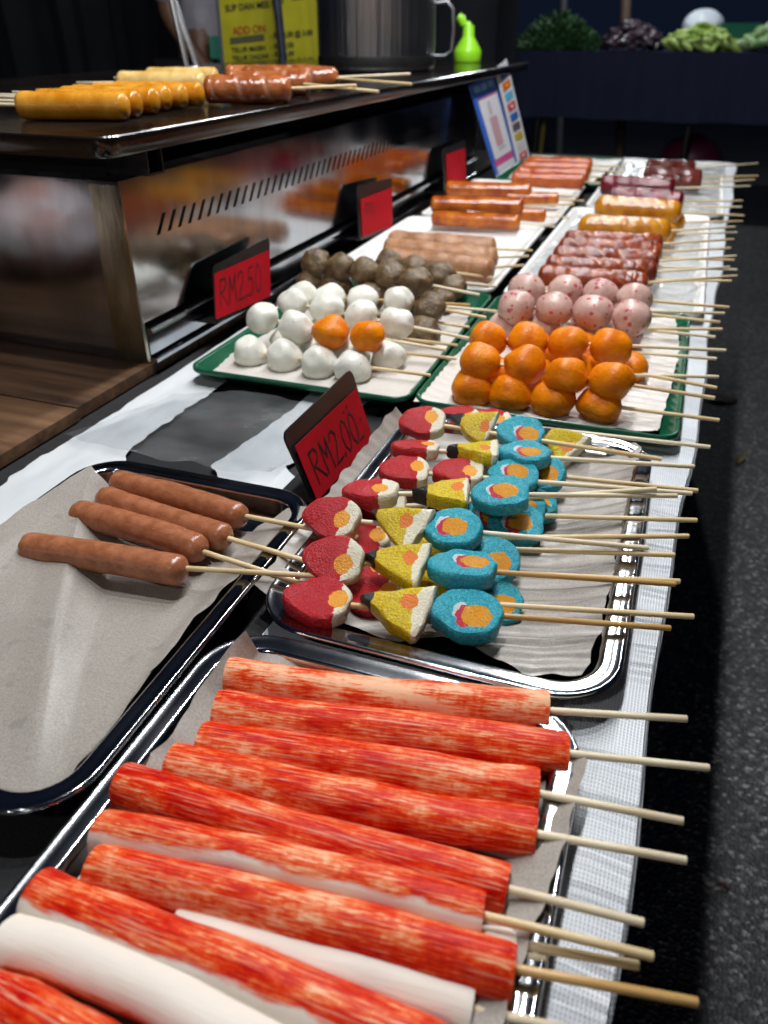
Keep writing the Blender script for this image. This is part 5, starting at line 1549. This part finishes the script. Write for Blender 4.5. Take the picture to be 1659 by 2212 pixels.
veg('gourd', 'light green gourd in the heap at the far right edge', 'gourd', 'heap of light green gourds', vegmesh('gourd', .13, .032, simple('gourd_skin', (0.16, 0.30, 0.10), (0.34, 0.46, 0.22), 16, 0.45), 3), 30, 1600, 1730, 48, 8)
# white bag behind the cucumbers, green baskets
def bag(name, label, u, v, y, r, mat, cat, seed):
    p = OY(u, v, y)
    ls = []
    for i in range(13):
        th = pi * i / 12
        ls.append([(p.x + r * sin(th) * cos(2 * pi * j / 24) * (1 + .12 * nz(th, j * .5, seed)), y + r * .8 * sin(th) * sin(2 * pi * j / 24), p.z + r * .8 * -cos(th) * (1 + .15 * nz(th * 2, j * .6, seed))) for j in range(24)])
    b = MB(); b.loops(ls, True, True)
    setprops(obj(name, b.mesh(name, mat)), label, cat)
bag('plastic_bag', 'white plastic bag behind the pale green cucumbers', 1517, 62, yv + .52, .13, simple('white_bag', (0.60, 0.64, 0.72), (0.70, 0.74, 0.80), 10, 0.4, bscale=20, bstr=.6, bdist=.02), 'plastic bag', 2)
bag('plastic_bag', 'magenta bag on the ground under the vegetable table', 1490, 345, yv + .6, .20, simple('magenta_bag', (0.06, 0.002, 0.022), (0.09, 0.004, 0.03), 10, 0.5), 'plastic bag', 4)
b = MB()
p = OY(1600, 62, yv + .45)
b.loops([rrect(p.x - .09, p.x + .09, yv + .36, yv + .52, .02, zv + .002), rrect(p.x - .12, p.x + .12, yv + .33, yv + .55, .02, p.z + .03), rrect(p.x - .11, p.x + .11, yv + .34, yv + .54, .02, p.z + .03), rrect(p.x - .085, p.x + .085, yv + .37, yv + .51, .02, zv + .01)], True, True)
setprops(obj('green_basket', b.mesh('green_basket', simple('teal_plastic', (0.01, 0.16, 0.12), rough=.4))), 'teal green plastic basket beside the pale cucumbers', 'basket')
pole('faint dark pole behind the leafy greens', 1218, 0, 1216, 60, yv + 1.6, .03, simple('grey_pole', (0.09, 0.09, 0.1), rough=.5))
pole('brownish pole rising behind the eggplants', 1352, 0, 1350, 50, yv + .95, .035, simple('brown_pole', (0.13, 0.08, 0.06), rough=.5))

# fallen leaves and scraps on the road
def litter(name, label, u, v, L, W, mat, rot):
    p = P(u, v, -0.75)
    b = MB()
    rows = []
    for i in range(9):
        t = i / 8
        w_ = W * sin(pi * min(max(t, .03), .97)) ** .7
        rows.append([((t - .5) * L, k * w_ * .5, 0.004 + 0.006 * abs(k) + 0.004 * sin(t * 5)) for k in (-1, -.5, 0, .5, 1)])
    b.loops(rows, closed=False)
    setprops(obj(name, b.mesh(name, mat), None, Matrix.Translation(p) @ Matrix.Rotation(rot, 4, 'Z')), label, 'leaf')
litter('dry_leaf', 'yellowish leaf lying on the asphalt beside the fish cakes', 1597, 995, .075, .03, simple('yellow_leaf', (0.08, 0.065, 0.02), (0.11, 0.09, 0.03), 30, 0.6), 1.4)
litter('dry_leaf', 'brown leaf scrap on the asphalt beside the orange balls', 1556, 866, .11, .05, simple('brown_leaf', (0.09, 0.045, 0.025), (0.13, 0.07, 0.04), 30, 0.6), 0.2)
litter('dry_leaf', 'small reddish scrap on the asphalt near the bottom corner', 1560, 1922, .018, .006, simple('red_scrap', (0.16, 0.07, 0.05), rough=0.6), 0.1)
